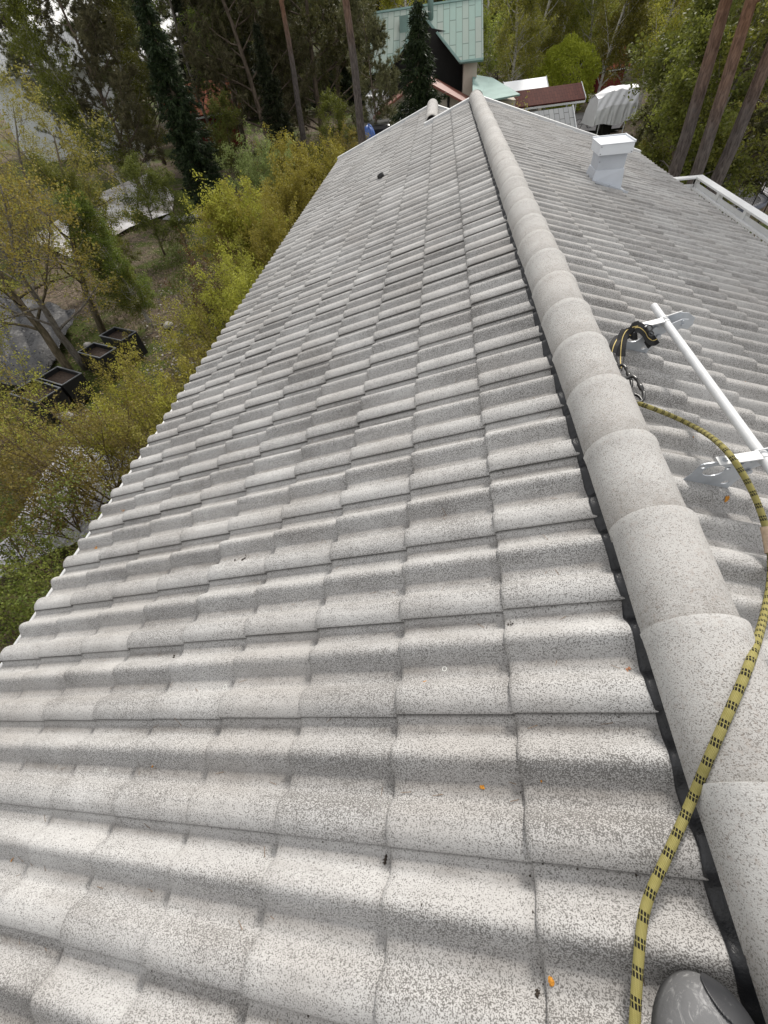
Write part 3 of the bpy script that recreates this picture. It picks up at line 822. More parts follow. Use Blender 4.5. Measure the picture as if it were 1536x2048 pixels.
m_ = boot_shape(0, -.25, math.pi + .25)
boot = m_.build('boot', bootm.m, None, smooth=True); boot.parent = person; boot.matrix_parent_inverse = PI_
m_ = boot_shape(.0035, -.25, math.pi + .25, 120, 260, lambda s_, a: a < 2.5 - 1.75 * min(1, s_ / .11) ** .6)
tb = m_.build('toe_band', toem.m, None, smooth=True); tb.parent = boot
s_ = tb.modifiers.new('s', 'SOLIDIFY'); s_.thickness = .003
# trouser leg above the boot, behind the picture's lower edge
m_ = MB(); bq = TC + np.array([-.09, -.30, .03])
m_.tube(smooth_path(np.array([bq + [0, 0, -.06], bq + [0, -.005, .06], bq + [.01, -.02, .2], bq + [.02, -.03, .34], bq + [.03, .0, .5]]), 4, 0), np.interp(np.linspace(0, 1, 17), [0, .3, .6, 1], [.055, .068, .078, .088]), 20)
o = m_.build('trouser_leg', simple('dark work trousers', (.03, .032, .036), .9, .2, 20, bump=.3), None, smooth=True); o.parent = person; o.matrix_parent_inverse = PI_
# ------------------------------------------------------------------ vegetation prototypes
def leafmat(name, c1, c2, trans=.35, rough=.6, objvar=True):
    m = NT(name); t = m.attr('tint')
    c = m.mix(t, c1, c2)
    if objvar:
        oi = m.n('ShaderNodeObjectInfo').outputs['Random']
        hs = m.n('ShaderNodeHueSaturation'); m.l(c, hs.inputs['Color'])
        m.l(m.math('MULTIPLY_ADD', oi, .05), hs.inputs['Hue']); hs.inputs['Hue'].links[0].from_node.inputs[2].default_value = .475
        m.l(m.math('MULTIPLY_ADD', oi, .5), hs.inputs['Value']); hs.inputs['Value'].links[0].from_node.inputs[2].default_value = .75
        c = hs.outputs[0]
    m.col(c); m.rough(rough, .25)
    tr = m.n('ShaderNodeBsdfTranslucent'); m.l(c, tr.inputs['Color'])
    mxs = m.n('ShaderNodeMixShader'); mxs.inputs[0].default_value = trans
    m.l(m.b.outputs[0], mxs.inputs[1]); m.l(tr.outputs[0], mxs.inputs[2]); m.l(mxs.outputs[0], m.o.inputs['Surface'])
    return m.m
def barkmat(name, c1, c2, scale=14, birch=False, zred=None):
    m = NT(name); co = m.coord('Object', (1, 1, .25) if not birch else (1, 1, 3))
    f = m.ramp(m.noise(scale, 6, .65, co, .6), [(.35, 0), (.65, 1)]) if not birch else m.ramp(m.noise(scale * .5, 4, .6, co), [(.56, 1), (.64, 0)])
    c = m.mix(f, c1, c2)
    if zred:   # Scots pine: bark turns orange up the trunk
        sx = m.n('ShaderNodeSeparateXYZ'); m.l(m.coord('Object'), sx.inputs[0])
        zz = m.math('ADD', sx.outputs[2], m.math('MULTIPLY', m.noise(3, 3, .6, m.coord('Object')), 1.2))
        k = m.math('MULTIPLY', m.math('SUBTRACT', zz, zred), .5, True)
        k = m.math('MULTIPLY', k, .62)
        c = m.mix(k, c, m.mix(f, (.12, .058, .030), (.30, .145, .075)))
    m.col(c); m.rough(.92, .2); m.bump(m.noise(scale * 1.5, 5, .7, co), .7, .02)
    return m.m
LM = {
 'yellow': leafmat('spring leaf yellow green', (.23, .215, .026), (.42, .395, .075), .45),
 'olive': leafmat('sparse olive leaf', (.16, .145, .025), (.32, .295, .065), .42),
 'fresh': leafmat('fresh green leaf', (.095, .115, .018), (.21, .235, .045), .45),
 'weep': leafmat('weeping birch leaf', (.17, .19, .03), (.34, .34, .075), .5),
 'mid': leafmat('mid green leaf', (.075, .095, .016), (.17, .19, .040), .42),
 'silver': leafmat('silvery leaf', (.15, .18, .05), (.29, .31, .11), .38),
 'needle': leafmat('dark needle', (.055, .060, .020), (.15, .15, .055), .25),
 'needleg': leafmat('grey green needle', (.07, .075, .034), (.19, .185, .085), .25),
 'spruce': leafmat('black green needle', (.008, .015, .006), (.034, .046, .014), .10),
 'brown': leafmat('brown bud twig', (.075, .045, .020), (.17, .10, .035), .2),
 'thuja': leafmat('clipped conifer', (.030, .042, .010), (.12, .115, .030), .15),
 'white': leafmat('white blossom', (.55, .53, .42), (.75, .72, .60), .3),
 'ball': leafmat('round willow leaf', (.27, .31, .03), (.46, .50, .07), .5, objvar=False),
}
BK = {'brown': barkmat('brown bark', (.055, .042, .032), (.17, .135, .105)), 'birch': barkmat('birch bark', (.03, .028, .025), (.50, .48, .44), birch=True),
      'pine': barkmat('pine bark', (.050, .042, .040), (.15, .13, .122), 20, zred=6.0), 'twig': barkmat('twig bark', (.07, .05, .032), (.20, .15, .095)),
      'grey': barkmat('grey bark', (.07, .062, .055), (.22, .20, .175)), 'moss': barkmat('mossy bark', (.045, .040, .022), (.15, .12, .085), 9)}
def unit(v): return v / (np.linalg.norm(v) + 1e-9)
class Tree:
    def __init__(s, seed): s.g = np.random.default_rng(seed); s.mb = MB(); s.pts = []; s.dirs = []
    def branch(s, p, d, L, r, lev, cfg):
        g = s.g; c = cfg[lev]; n = max(3, int(c.get('n', 6))); pts = [p]; rad = [r]; dd = unit(np.array(d, float)); step = L / n
        for i in range(n):
            dd = unit(dd + g.normal(0, c.get('wob', .12), 3) + np.array([0, 0, c.get('up', 0)]))
            p = p + dd * step; pts.append(p); rad.append(max(r * (1 - (i + 1) / n * c.get('taper', .8)), .0015))
        pts = np.array(pts)
        s.mb.tube(pts, rad, c.get('k', 4), lev == 0)
        if lev + 1 < len(cfg):
            cn = cfg[lev + 1]; m_ = int(g.poisson(c['kids']) if c.get('rnd', True) else c['kids'])
            for q in range(m_):
                t = c.get('t0', .25) + (1 - c.get('t0', .25)) * (q + g.random()) / m_
                x = t * n; i = min(int(x), n - 1); pp = pts[i] + (pts[i + 1] - pts[i]) * (x - i); ax = unit(pts[i + 1] - pts[i])
                an = g.uniform(0, 2 * np.pi); ref = np.array([0, 0, 1.]) if abs(ax[2]) < .9 else np.array([1., 0, 0])
                e1 = unit(np.cross(ax, ref)); e2 = np.cross(ax, e1); sp = R(g.normal(c.get('ang', 55), 9))
                nd = ax * math.cos(sp) + (e1 * math.cos(an) + e2 * math.sin(an)) * math.sin(sp)
                if 'shape' in c: LL = cn['L'] * c['shape'](t)
                else: LL = cn['L'] * (1 - .55 * t)
                s.branch(pp, nd, LL * g.uniform(.75, 1.25), rad[i] * c.get('rk', .5), lev + 1, cfg)
        if c.get('leaf', 0):
            m_ = int(c['leaf'] * L + 1)
            for q in range(m_):
                x = (c.get('lt', .2) + (1 - c.get('lt', .2)) * g.random()) * n; i = min(int(x), n - 1)
                s.pts.append(pts[i] + (pts[i + 1] - pts[i]) * (x - i)); s.dirs.append(unit(pts[i + 1] - pts[i]))
def leaves(pts, g, size, per=1, jit=.04, flat=.3, aspect=.6, tintz=None):
    P = np.repeat(np.array(pts), per, 0); n = len(P); P = P + g.normal(0, jit, (n, 3))
    nrm = g.normal(0, 1, (n, 3)); nrm[:, 2] += flat * 3; nrm /= np.linalg.norm(nrm, axis=1)[:, None]
    a = np.cross(nrm, g.normal(0, 1, (n, 3))); a /= np.linalg.norm(a, axis=1)[:, None]; b = np.cross(nrm, a)
    s_ = size * g.uniform(.6, 1.35, (n, 1))
    V = np.stack([P - a * s_ * .5, P + b * s_ * aspect * .5 - a * s_ * .05, P + a * s_ * .55, P - b * s_ * aspect * .5 - a * s_ * .05], 1).reshape(-1, 3)
    F = np.arange(n * 4).reshape(n, 4)
    # leaf colour varies in clumps and leaf by leaf
    cl = np.sin(P[:, 0] * 3.1 + 1.3) * np.sin(P[:, 1] * 2.7) * np.sin(P[:, 2] * 3.3 + .5)
    t = np.clip(.5 + .3 * cl + g.normal(0, .28, n), 0, 1)
    return V, F, np.repeat(t, 4)
def needles(pts, dirs, g, ln, wd, per=12, spread=.8, jit=.03):
    P = np.repeat(np.array(pts), per, 0); D = np.repeat(np.array(dirs), per, 0); n = len(P)
    P = P + g.normal(0, jit, (n, 3)); d = D + g.normal(0, spread, (n, 3)); d /= np.linalg.norm(d, axis=1)[:, None]
    b = np.cross(d, g.normal(0, 1, (n, 3))); b /= np.linalg.norm(b, axis=1)[:, None]
    L = ln * g.uniform(.6, 1.3, (n, 1))
    V = np.stack([P - b * wd, P + b * wd, P + d * L], 1).reshape(-1, 3); F = np.arange(n * 3).reshape(n, 3)
    t = np.clip(g.normal(.45, .3, n), 0, 1)
    return V, F, np.repeat(t, 3)
PROTO = {}
def proto(key, t, bark, crown):
    V, F, ti = crown
    me = np_mesh('crown', V, F, None, False, {'tint': ti}); me.materials.append(None)
    tm = bpy.data.meshes.new('trunk'); Vt = np.concatenate(t.mb.v); tm.from_pydata(Vt.tolist(), [], t.mb.f); tm.polygons.foreach_set('use_smooth', [True] * len(tm.polygons)); tm.materials.append(None)
    PROTO[key] = (tm, me, bark)
def shrub_proto(key, seed, H, nst, spread, leafn, lsize, per=2, k3=6, jit=.03):
    t = Tree(seed); g = t.g
    for i in range(nst):
        a = g.uniform(0, 2 * np.pi); r0 = g.uniform(0, .35) * spread
        d = np.array([math.cos(a) * spread * g.uniform(.2, 1), math.sin(a) * spread * g.uniform(.2, 1), 1.0])
        t.branch(np.array([math.cos(a) * r0, math.sin(a) * r0, 0]), d, H * g.uniform(.65, 1.08), .011 * H / 2 + .004, 0,
                 [dict(n=8, wob=.09, up=.01, kids=k3, t0=.22, ang=42, k=4, leaf=leafn * .5, lt=.5, taper=.85), dict(L=H * .42, n=5, wob=.14, up=.05, kids=3, ang=45, k=3, leaf=leafn, lt=.1, rk=.5), dict(L=H * .15, n=3, wob=.15, k=3, leaf=leafn * 1.4, lt=0)])
    proto(key, t, 'twig', leaves(t.pts, g, lsize, per, jit, .25, .62))
shrub_proto('shrubA', 1, 2.8, 20, .55, 13, .058, 5, 8, .06)
shrub_proto('shrubB', 2, 3.0, 18, .50, 12, .050, 5, 8, .05)
shrub_proto('shrubC', 3, 2.3, 17, .75, 10, .042, 4, 8, .045)
shrub_proto('sparse', 5, 2.6, 13, .6, 8, .040, 3, 7, .04)
shrub_proto('bare', 6, 2.4, 12, .5, 2.5, .03, 1, 7, .03)
def tree_proto(key, seed, H, r, leafn, lsize, per, bark, lean=(0, 0), L1=.38, t0=.25, kids=14, ang=55, up=.03, k2=7, k3=5, jit=.06, drop=0, wob=.05, flat=.3, shape=None, kind='leaf', nl=.2, nw=.012, nper=10, spread=.7):
    t = Tree(seed); g = t.g; shape = shape or (lambda q: 1.15 - .75 * q)
    t.branch(np.zeros(3), np.array([lean[0], lean[1], 1.]), H, r, 0,
             [dict(n=12, wob=wob, up=.04, kids=kids, rnd=False, t0=t0, ang=ang, k=9, taper=.88, shape=shape, rk=.42), dict(L=H * L1, n=7, wob=.11, up=up, kids=k2, ang=48, k=5, t0=.2, leaf=leafn * .4, lt=.5, rk=.5),
              dict(L=H * L1 * .42, n=4, wob=.13, up=up - drop, kids=k3, ang=45, k=3, leaf=leafn, lt=.1), dict(L=H * L1 * .2, n=3, wob=.12, up=-drop, k=3, leaf=leafn, lt=0)])
    if kind == 'leaf': cr = leaves(t.pts, g, lsize, per, jit, flat, .62)
    else: cr = needles(t.pts, t.dirs, g, nl, nw, nper, spread, .03)
    proto(key, t, bark, cr)
tree_proto('apple', 11, 7.5, .17, 5.0, .075, 3, 'moss', lean=(.05, .1), L1=.52, t0=.22, kids=13, ang=58, k2=9, k3=5, jit=.07, wob=.10)
tree_proto('leafy', 12, 8.0, .13, 7, .12, 5, 'grey', L1=.34, t0=.10, kids=24, ang=60, k2=7, k3=4, jit=.12)
tree_proto('leafy2', 13, 7.0, .11, 7, .12, 5, 'brown', L1=.40, t0=.08, kids=22, ang=65, k2=7, k3=4, jit=.13)
tree_proto('birch', 14, 10.5, .10, 8, .10, 5, 'birch', L1=.22, t0=.08, kids=40, ang=48, up=.0, k2=8, k3=4, jit=.12, drop=.16)
tree_proto('larch', 15, 12, .12, 5.0, .10, 4, 'grey', L1=.22, t0=.08, kids=36, ang=70, k2=7, k3=3, jit=.07, drop=.05)
tree_proto('pinelow', 16, 12, .17, 2.6, 0, 1, 'brown', L1=.30, t0=.07, kids=32, ang=68, up=.05, k2=8, k3=5, kind='needle', nl=.24, nw=.021, nper=14, spread=.8)
tree_proto('pinehigh', 17, 15, .21, 2.2, 0, 1, 'pine', L1=.24, t0=.50, kids=22, ang=70, up=.05, k2=7, k3=4, kind='needle', nl=.22, nw=.018, nper=9, spread=.75, wob=.02)
def spruce_proto(key, seed, H, W_, bark='brown', dens=1.0):
    t = Tree(seed); g = t.g
    t.mb.tube(np.array([[0, 0, -.3], [0, 0, H * .5], [0, 0, H]]), [.13 * H / 7, .08 * H / 7, .01], 8)
    z = .35
    while z < H * .985:
        f = 1 - z / H; nb = int(5 + 6 * f); L = W_ * (f ** .85) * g.uniform(.85, 1.1) + .08
        for i in range(nb):
            a = g.uniform(0, 2 * np.pi); Li = L * g.uniform(.7, 1.15); p = np.array([0, 0, z + g.normal(0, .04)])
            ds = np.array([math.cos(a), math.sin(a), .10]); pts = [p + unit(ds) * Li * q + np.array([0, 0, -.28 * Li * q ** 1.3 + .16 * Li * q ** 3]) for q in np.linspace(0, 1, 6)]
            t.mb.tube(np.array(pts), np.linspace(.018, .003, 6) * (.4 + f), 3, False)
            m_ = int(Li * 16 * dens) + 3
            for q in range(m_):
                x = g.random() ** .8; i_ = min(int(x * 5), 4); b0 = np.array(pts[i_]); pp = b0 + (np.array(pts[i_ + 1]) - b0) * (x * 5 - i_)
                sd_ = np.array([-math.sin(a), math.cos(a), 0]) * g.normal(0, .20 * Li * (1.1 - x)) + np.array([0, 0, -abs(g.normal(0, .07))])
                t.pts.append(pp + sd_); t.dirs.append(unit(np.array([math.cos(a), math.sin(a), -.55]) + .5 * sd_))
        z += .12 + .10 * f
    proto(key, t, bark, needles(t.pts, t.dirs, g, .17, .020, 9, .55, .04))
spruce_proto('spruce', 21, 7.0, 2.0)
spruce_proto('spruce2', 22, 8.0, 1.3)
def ball_proto(key, seed, a, b, n, size, kind='leaf', lump=.12, box=False):
    t = Tree(seed); g = t.g
    for i in range(9):
        q = g.uniform(0, 6.28); t.mb.tube(np.array([[0, 0, -.1], [math.cos(q) * a * .25, math.sin(q) * a * .25, b * .5], [math.cos(q) * a * .6, math.sin(q) * a * .6, b * 1.2]]), [.05, .03, .008], 4)
    d = g.normal(0, 1, (n, 3)); d /= np.linalg.norm(d, axis=1)[:, None]
    if box: d = np.sign(d) * np.abs(d) ** .45; d /= np.max(np.abs(d), axis=1)[:, None] ** .8
    rr = (1 - np.abs(g.normal(0, .10, n))) * (1 + lump * np.sin(d[:, 0] * 5 + 1) * np.sin(d[:, 1] * 6) + lump * .6 * np.sin(d[:, 2] * 9 + d[:, 0] * 7))
    P = d * rr[:, None] * np.array([a, a, b]); P[:, 2] += b * .93; P = P[P[:, 2] > .02]
    proto(key, t, 'brown', leaves(P, g, size, 1, .05, .1, .6) if kind == 'leaf' else needles(P, d[:len(P)], g, size, size * .16, 2, .5))
ball_proto('ball', 31, 2.05, 1.9, 16000, .13)
ball_proto('hedge', 32, 1.6, 1.1, 12000, .11, box=True)

def plant(key, x, y, s_, leaf, label, cat, name, group=None, rz=0, z=None, sz=None, bark=None, lean=None):
    tm, cm, bk = PROTO[key]
    e = empty(name, (x, y, (G(x) if z is None else z)), label, cat, group, rz)
    e.scale = (s_, s_, sz or s_)
    if lean: e.rotation_euler.x, e.rotation_euler.y = lean
    for me, nm, mat in ((tm, 'trunk', BK[bark or bk]), (cm, 'crown', LM[leaf])):
        o = bpy.data.objects.new(nm, me); link(o, e); o.material_slots[0].link = 'OBJECT'; o.material_slots[0].material = mat
    return e
def plantpx(key, px, py, Y, *a, **k):
    P = AY(px, py, Y); return plant(key, P[0], P[1], *a, **k)

# ------------------------------------------------------------------ ground
gx = np.unique(np.concatenate([np.arange(-40, 40.1, .5), np.linspace(-260, -40, 24), np.linspace(40, 260, 24)])); gy = np.unique(np.concatenate([np.arange(-12, 60, .5), np.linspace(60, 420, 40), np.linspace(-120, -12, 10)]))
XX, YY = np.meshgrid(gx, gy)
GZ = -5.5 - .08 * np.clip(XX, -30, 25) + np.where(np.hypot(XX, YY) < 60, .05 * np.sin(XX * 1.3 + YY * .4) * np.sin(YY * 1.1 - XX * .3) - .05, 0) - .10
P = np.stack([XX, YY, GZ], -1).reshape(-1, 3); ny, nx = XX.shape; q = np.arange(ny * nx).reshape(ny, nx)
F = np.stack([q[:-1, :-1], q[:-1, 1:], q[1:, 1:], q[1:, :-1]], -1).reshape(-1, 4)
gm = NT('garden soil and grass'); co = gm.coord('Object')
soil = gm.mix(gm.ramp(gm.noise(6, 8, .75, co), [(.35, 0), (.65, 1)]), (.045, .034, .024), (.17, .135, .10))
gr = gm.mix(gm.ramp(gm.noise(9, 6, .7, co), [(.3, 0), (.7, 1)]), (.030, .042, .010), (.10, .12, .030))
msk = gm.ramp(gm.math('ADD', gm.math('MULTIPLY', gm.noise(.22, 4, .6, co), .7), gm.math('MULTIPLY', gm.noise(1.6, 5, .65, co), .35)), [(.50, 0), (.57, 1)])
gm.col(gm.mix(msk, soil, gr)); gm.rough(.95, .15); gm.bump(gm.noise(14, 8, .75, co), .8, .06)
go = bpy.data.objects.new('ground', np_mesh('ground', P, F, gm.m, True)); link(go); tag(go, kind='structure')
# wooded hill far behind
hx = np.linspace(-420, 420, 90); hy = np.linspace(110, 400, 30); XX, YY = np.meshgrid(hx, hy)
hz = -6 + 34 * np.clip((YY - 110) / 160, 0, 1) ** .8 + 5 * np.sin(XX * .018 + 1) * np.clip((YY - 110) / 100, 0, 1) + 2.0 * rng.normal(0, .5, XX.shape)
hz = np.where(XX < -40, (hz + 6) * np.clip(1 - (-40 - XX) / 60, .0, 1) - 6, hz)
P = np.stack([XX, YY, hz], -1).reshape(-1, 3); ny, nx = XX.shape; q = np.arange(ny * nx).reshape(ny, nx)
F = np.stack([q[:-1, :-1], q[:-1, 1:], q[1:, 1:], q[1:, :-1]], -1).reshape(-1, 4)
hm = simple('wooded hillside', (.055, .060, .022), .95, .35, .35, bump=.6)
ho = bpy.data.objects.new('hills', np_mesh('hills', P, F, hm, True)); link(ho); tag(ho, kind='structure')
def sheet(name, pts, m, dz=.02, kind='structure', n=1):
    m_ = MB(); V = [(p[0], p[1], G(p[0]) + dz) for p in pts]; m_.add(V, [tuple(range(len(V)))]); o = m_.build(name, m); tag(o, kind=kind); return o
gravel = simple('pale gravel', (.50, .48, .47), .95, .12, 20, bump=.5); asph = simple('grey asphalt', (.20, .195, .20), .9, .12, 9, bump=.3)
# tufts of grass and weeds
g = np.random.default_rng(77); n = 52000
gxv = g.uniform(-34, -3.4, n); gyv = g.uniform(1.5, 46, n)
dens = np.sin(gxv * .55 + 1) * np.sin(gyv * .42 + .7) + .5 * np.sin(gxv * 1.7 + gyv * 1.1)
ok = (dens > -.05 + g.normal(0, .25, n)) & ~((gxv > -12.5) & (gxv < -7.4) & (gyv > 5) & (gyv < 12.5)); gxv, gyv = gxv[ok], gyv[ok]
gxr = g.uniform(3.4, 30, 16000); gyr = g.uniform(10, 45, 16000); gxv = np.concatenate([gxv, gxr]); gyv = np.concatenate([gyv, gyr])
P = np.stack([gxv, gyv, -5.5 - .08 * np.clip(gxv, -30, 25) - .08], -1)
V, F, ti = needles(P, np.tile([0, 0, 1.], (len(P), 1)), g, .15, .013, 3, .45, .05)
o = bpy.data.objects.new('grass', np_mesh('grass', V, F, leafmat('grass blade', (.045, .060, .012), (.15, .155, .04), .3, objvar=False), False, {'tint': ti})); link(o); tag(o, 'patchy green grass and weeds in the garden soil', 'grass', kind='stuff')
# dead leaves
n = 26000; gxv = g.uniform(-16, -3.6, n); gyv = g.uniform(0, 26, n)
V, F, ti = leaves(np.stack([gxv, gyv, -5.5 - .08 * gxv - .07], -1), g, .07, 1, .02, 1.2, .6)
o = bpy.data.objects.new('leaf_litter', np_mesh('leaf_litter', V, F, leafmat('dead leaf', (.07, .045, .030), (.26, .19, .13), .1, objvar=False), False, {'tint': ti})); link(o); tag(o, 'brown dead leaves scattered over the garden soil', 'leaf litter', kind='stuff')

# ------------------------------------------------------------------ left garden things
stonem = simple('pale stone', (.42, .40, .38), .9, .15, 9, bump=.4)
def stone(x, y, r_, label, seed, z=None, flat=.6):
    g_ = np.random.default_rng(seed); bm = bmesh.new(); bmesh.ops.create_icosphere(bm, subdivisions=2, radius=r_)
    for v in bm.verts:
        c_ = v.co; k = 1 + .22 * math.sin(c_.x * 9 / r_ * .3 + seed) * math.cos(c_.y * 3 / r_ + seed) + g_.normal(0, .05)
        v.co = Vector((c_.x * k * 1.25, c_.y * k, c_.z * k * flat))
    me = bpy.data.meshes.new('stone'); bm.to_mesh(me); bm.free(); me.materials.append(stonem); me.polygons.foreach_set('use_smooth', [True] * len(me.polygons))
    o = bpy.data.objects.new('stone', me); o.location = (x, y, (G(x) if z is None else z) - .06 + r_ * flat * .6); o.rotation_euler.z = seed; link(o); tag(o, label, 'stone', 'stones lying about the garden beds')
bedm = simple('dark bed panel', (.016, .017, .019), .5, .2, 8); bedrim = simple('bed rim metal', (.15, .16, .175), .4, .1, 10, metal=.4); soilm = simple('bed soil', (.07, .045, .032), .95, .4, 22, bump=.8)
c0, c1, c2, c3 = [AZ(*q_, -4.12) for q_ in ((160, 703.5), (181.6, 687), (229.5, 694.7), (202, 718))]
ax1 = ((c2 - c1) + (c3 - c0)) / 2; ax2 = ((c1 - c0) + (c2 - c3)) / 2
beds = [((236, 668), 1.0, 'black raised garden bed farthest from the eave gutter, nearest the forked birch'), ((194, 701), 1.0, 'black raised garden bed just right of the thick mossy trunk'),
        ((120, 752), 1.05, 'black raised garden bed half hidden behind the foot of the thick trunk'), ((70, 782), 1.2, 'black raised garden bed nearest the camera, filled with brown stalks')]
for (p_, s_, lab) in beds:
    c = AZ(*p_, -4.15); a, b = ax1 * s_, ax2 * s_ * 1.05
    e = empty('raised_bed', (c[0], c[1], G(c[0])), lab, 'raised bed', 'black raised garden beds', math.atan2(a[1], a[0])); la, lb = np.linalg.norm(a), np.linalg.norm(b); hh_ = -4.15 - G(c[0])
    for (x0, y0, x1, y1) in ((-la / 2, -lb / 2, la / 2, -lb / 2 + .02), (-la / 2, lb / 2 - .02, la / 2, lb / 2), (-la / 2, -lb / 2 + .021, -la / 2 + .02, lb / 2 - .021), (la / 2 - .02, -lb / 2 + .021, la / 2, lb / 2 - .021)):
        m_ = MB(); m_.box((x0, y0, -.1), (x1, y1, hh_)); m_.build('side_panel', bedm, e)
    for (x0, y0, x1, y1) in ((-la / 2 - .01, -lb / 2 - .01, la / 2 + .01, -lb / 2 + .025), (-la / 2 - .01, lb / 2 - .025, la / 2 + .01, lb / 2 + .01), (-la / 2 - .01, -lb / 2 + .026, -la / 2 + .025, lb / 2 - .026), (la / 2 - .025, -lb / 2 + .026, la / 2 + .01, lb / 2 - .026)):
        m_ = MB(); m_.box((x0, y0, hh_ + .001), (x1, y1, hh_ + .02)); m_.build('rim', bedrim, e)
    m_ = MB(); m_.box((-la / 2 + .022, -lb / 2 + .022, 0), (la / 2 - .022, lb / 2 - .022, hh_ - .10)); m_.build('soil', soilm, e)
def crinkle(name, corners, m, label, cat, seed, amp=.10, z=None, nn=60, dz=.05, fold=1.0):
    g_ = np.random.default_rng(seed); u_, v_ = np.meshgrid(np.linspace(0, 1, nn), np.linspace(0, 1, nn)); c = [np.array(q_[:2]) for q_ in corners]
    X = (1 - u_)[..., None] * (1 - v_)[..., None] * c[0] + u_[..., None] * (1 - v_)[..., None] * c[1] + u_[..., None] * v_[..., None] * c[2] + (1 - u_)[..., None] * v_[..., None] * c[3]
    hz_ = np.zeros_like(u_)
    for k in range(9):
        a = g_.uniform(0, 6.28); f = g_.uniform(4, 17) * fold; hz_ += amp * (.6 / (1 + k * .25)) * np.abs(np.sin(f * (u_ * math.cos(a) + v_ * math.sin(a)) + g_.uniform(0, 6) + 1.2 * np.sin(5 * u_ * math.sin(a) + 4 * v_ + k)))
    edge = g_.normal(0, .03, X.shape); X = X + edge * .5
    zz_ = np.array([[G(a[0]) for a in row] for row in X]) if z is None else np.full_like(u_, z)
    P = np.concatenate([X, (zz_ + hz_ + dz)[..., None]], -1).reshape(-1, 3); q = np.arange(nn * nn).reshape(nn, nn)
    F = np.stack([q[:-1, :-1], q[:-1, 1:], q[1:, 1:], q[1:, :-1]], -1).reshape(-1, 4)
    o = bpy.data.objects.new(name, np_mesh(name, P, F, m, True)); link(o); o.modifiers.new('s', 'SOLIDIFY').thickness = .004; tag(o, label, cat); return o
crinkle('tarpaulin', [AG(-90, 760), AG(90, 800), AG(165, 640), AG(-20, 590)], simple('black garden sheet', (.016, .016, .019), .55, .2, 6, bump=.6), 'black crinkled plastic sheet spread over the soil behind the thick trunk', 'plastic sheet', 3, .13, fold=1.6, nn=110)
crinkle('tarpaulin', [AG(-30, 1190), AG(190, 1080), AG(285, 915), AG(130, 905), ][:4], simple('pale grey sheet', (.50, .50, .55), .5, .06, 8, bump=.5), 'pale grey crinkled sheet on the ground beneath the eave bushes', 'plastic sheet', 8, .07, fold=1.3)
for i, (px, py, r_, lab) in enumerate([(113, 683, .10, 'pale stone lying on the black sheet beside the thick trunk'), (16, 647, .13, 'pointed pale stone on the far part of the black sheet'), (85, 704, .12, 'pale stone against the left side of the thick trunk'),
        (16, 690, .09, 'small pale stone on the near part of the black sheet'), (118, 828, .14, 'pale stone left of a pair of stones in front of the nearest raised bed'), (132, 831, .16, 'largest of the pale stones in front of the nearest raised bed'),
        (145, 797, .12, 'pale stone right of the raised bed nearest the camera'), (336, 650, .16, 'pale stone on bare soil below the forked birch'), (352, 683, .13, 'pale stone on bare soil right of the farthest raised bed'), (175, 688, .11, 'pale stone behind the bed right of the thick trunk'),
        (395, 432, .30, 'rounded pale boulder at the end of the garden path'), (378, 436, .24, 'smaller boulder left of the rounded one on the path edge'), (385, 730, .15, 'pale stone close under the eave hedge')]):
    Pq = AG(px, py); stone(Pq[0], Pq[1], r_, lab, i + 1)
# loose pebbles
m_ = MB(); pr = random.Random(5)
for _ in range(420):
    P0 = AG(pr.uniform(280, 430), pr.uniform(560, 760)) if pr.random() < .7 else AG(pr.uniform(100, 260), pr.uniform(800, 900)); r_ = pr.uniform(.015, .05); a = np.array([pr.gauss(0, 1) for _ in range(18)]).reshape(6, 3) * .25
    oc = (np.array([(1, 0, 0), (-1, 0, 0), (0, 1, 0), (0, -1, 0), (0, 0, .7), (0, 0, -.7)]) + a) * r_
    m_.add(np.array([P0[0], P0[1], G(P0[0]) - .06]) + oc, [(0, 2, 4), (2, 1, 4), (1, 3, 4), (3, 0, 4), (2, 0, 5), (1, 2, 5), (3, 1, 5), (0, 3, 5)])
o = m_.build('pebbles', stonem); tag(o, 'small pale pebbles scattered on the bare garden soil', 'pebbles', kind='stuff')
sheet('path', [AG(325, 440), AG(385, 446), AG(390, 437), AG(335, 432)], asph, .03)
sheet('gravel_yard', [AG(150, 520), AG(260, 455), AG(345, 425), AG(350, 392), AG(300, 345), AG(180, 395), AG(60, 480)], simple('white gravel', (.70, .69, .70), .9, .05, .9, bump=.5, c2=(.13, .11, .085)), .02)

# left trees
def P2(px, py): a = AG(px, py); return a[0], a[1]
plant('apple', *P2(152, 762), .70, 'olive', 'large spreading tree with a thick mossy trunk among the raised beds', 'tree', 'apple_tree', rz=.6)
plant('apple', *P2(172, 737), .62, 'yellow', 'small tree with a curved smooth trunk beside the second raised bed', 'tree', 'apple_tree', rz=3.9, bark='grey')
plant('apple', *P2(208, 668), .66, 'olive', 'slim spreading tree behind the farthest raised bed', 'tree', 'apple_tree', rz=5.1)
plant('apple', *P2(40, 540), .6, 'yellow', 'sparse olive tree at the left edge beyond the black sheet', 'tree', 'apple_tree', rz=2.2, bark='grey')
plant('apple', *P2(-150, 600), .6, 'yellow', 'yellow green tree cut by the left edge of the picture', 'tree', 'apple_tree', rz=1.2)
plant('birch', *P2(306, 655), .40, 'fresh', 'young forked birch with white stems beside the bare soil', 'birch', 'birch_tree', rz=.3)
plant('birch', *P2(298, 648), .34, 'fresh', 'slimmer white stem growing just left of the young forked birch', 'birch', 'birch_tree', rz=2.3)
plant('apple', *P2(105, 470), .62, 'olive', 'sparse olive tree before the pale wall of the grey roofed house', 'tree', 'apple_tree', rz=4.4, bark='grey')
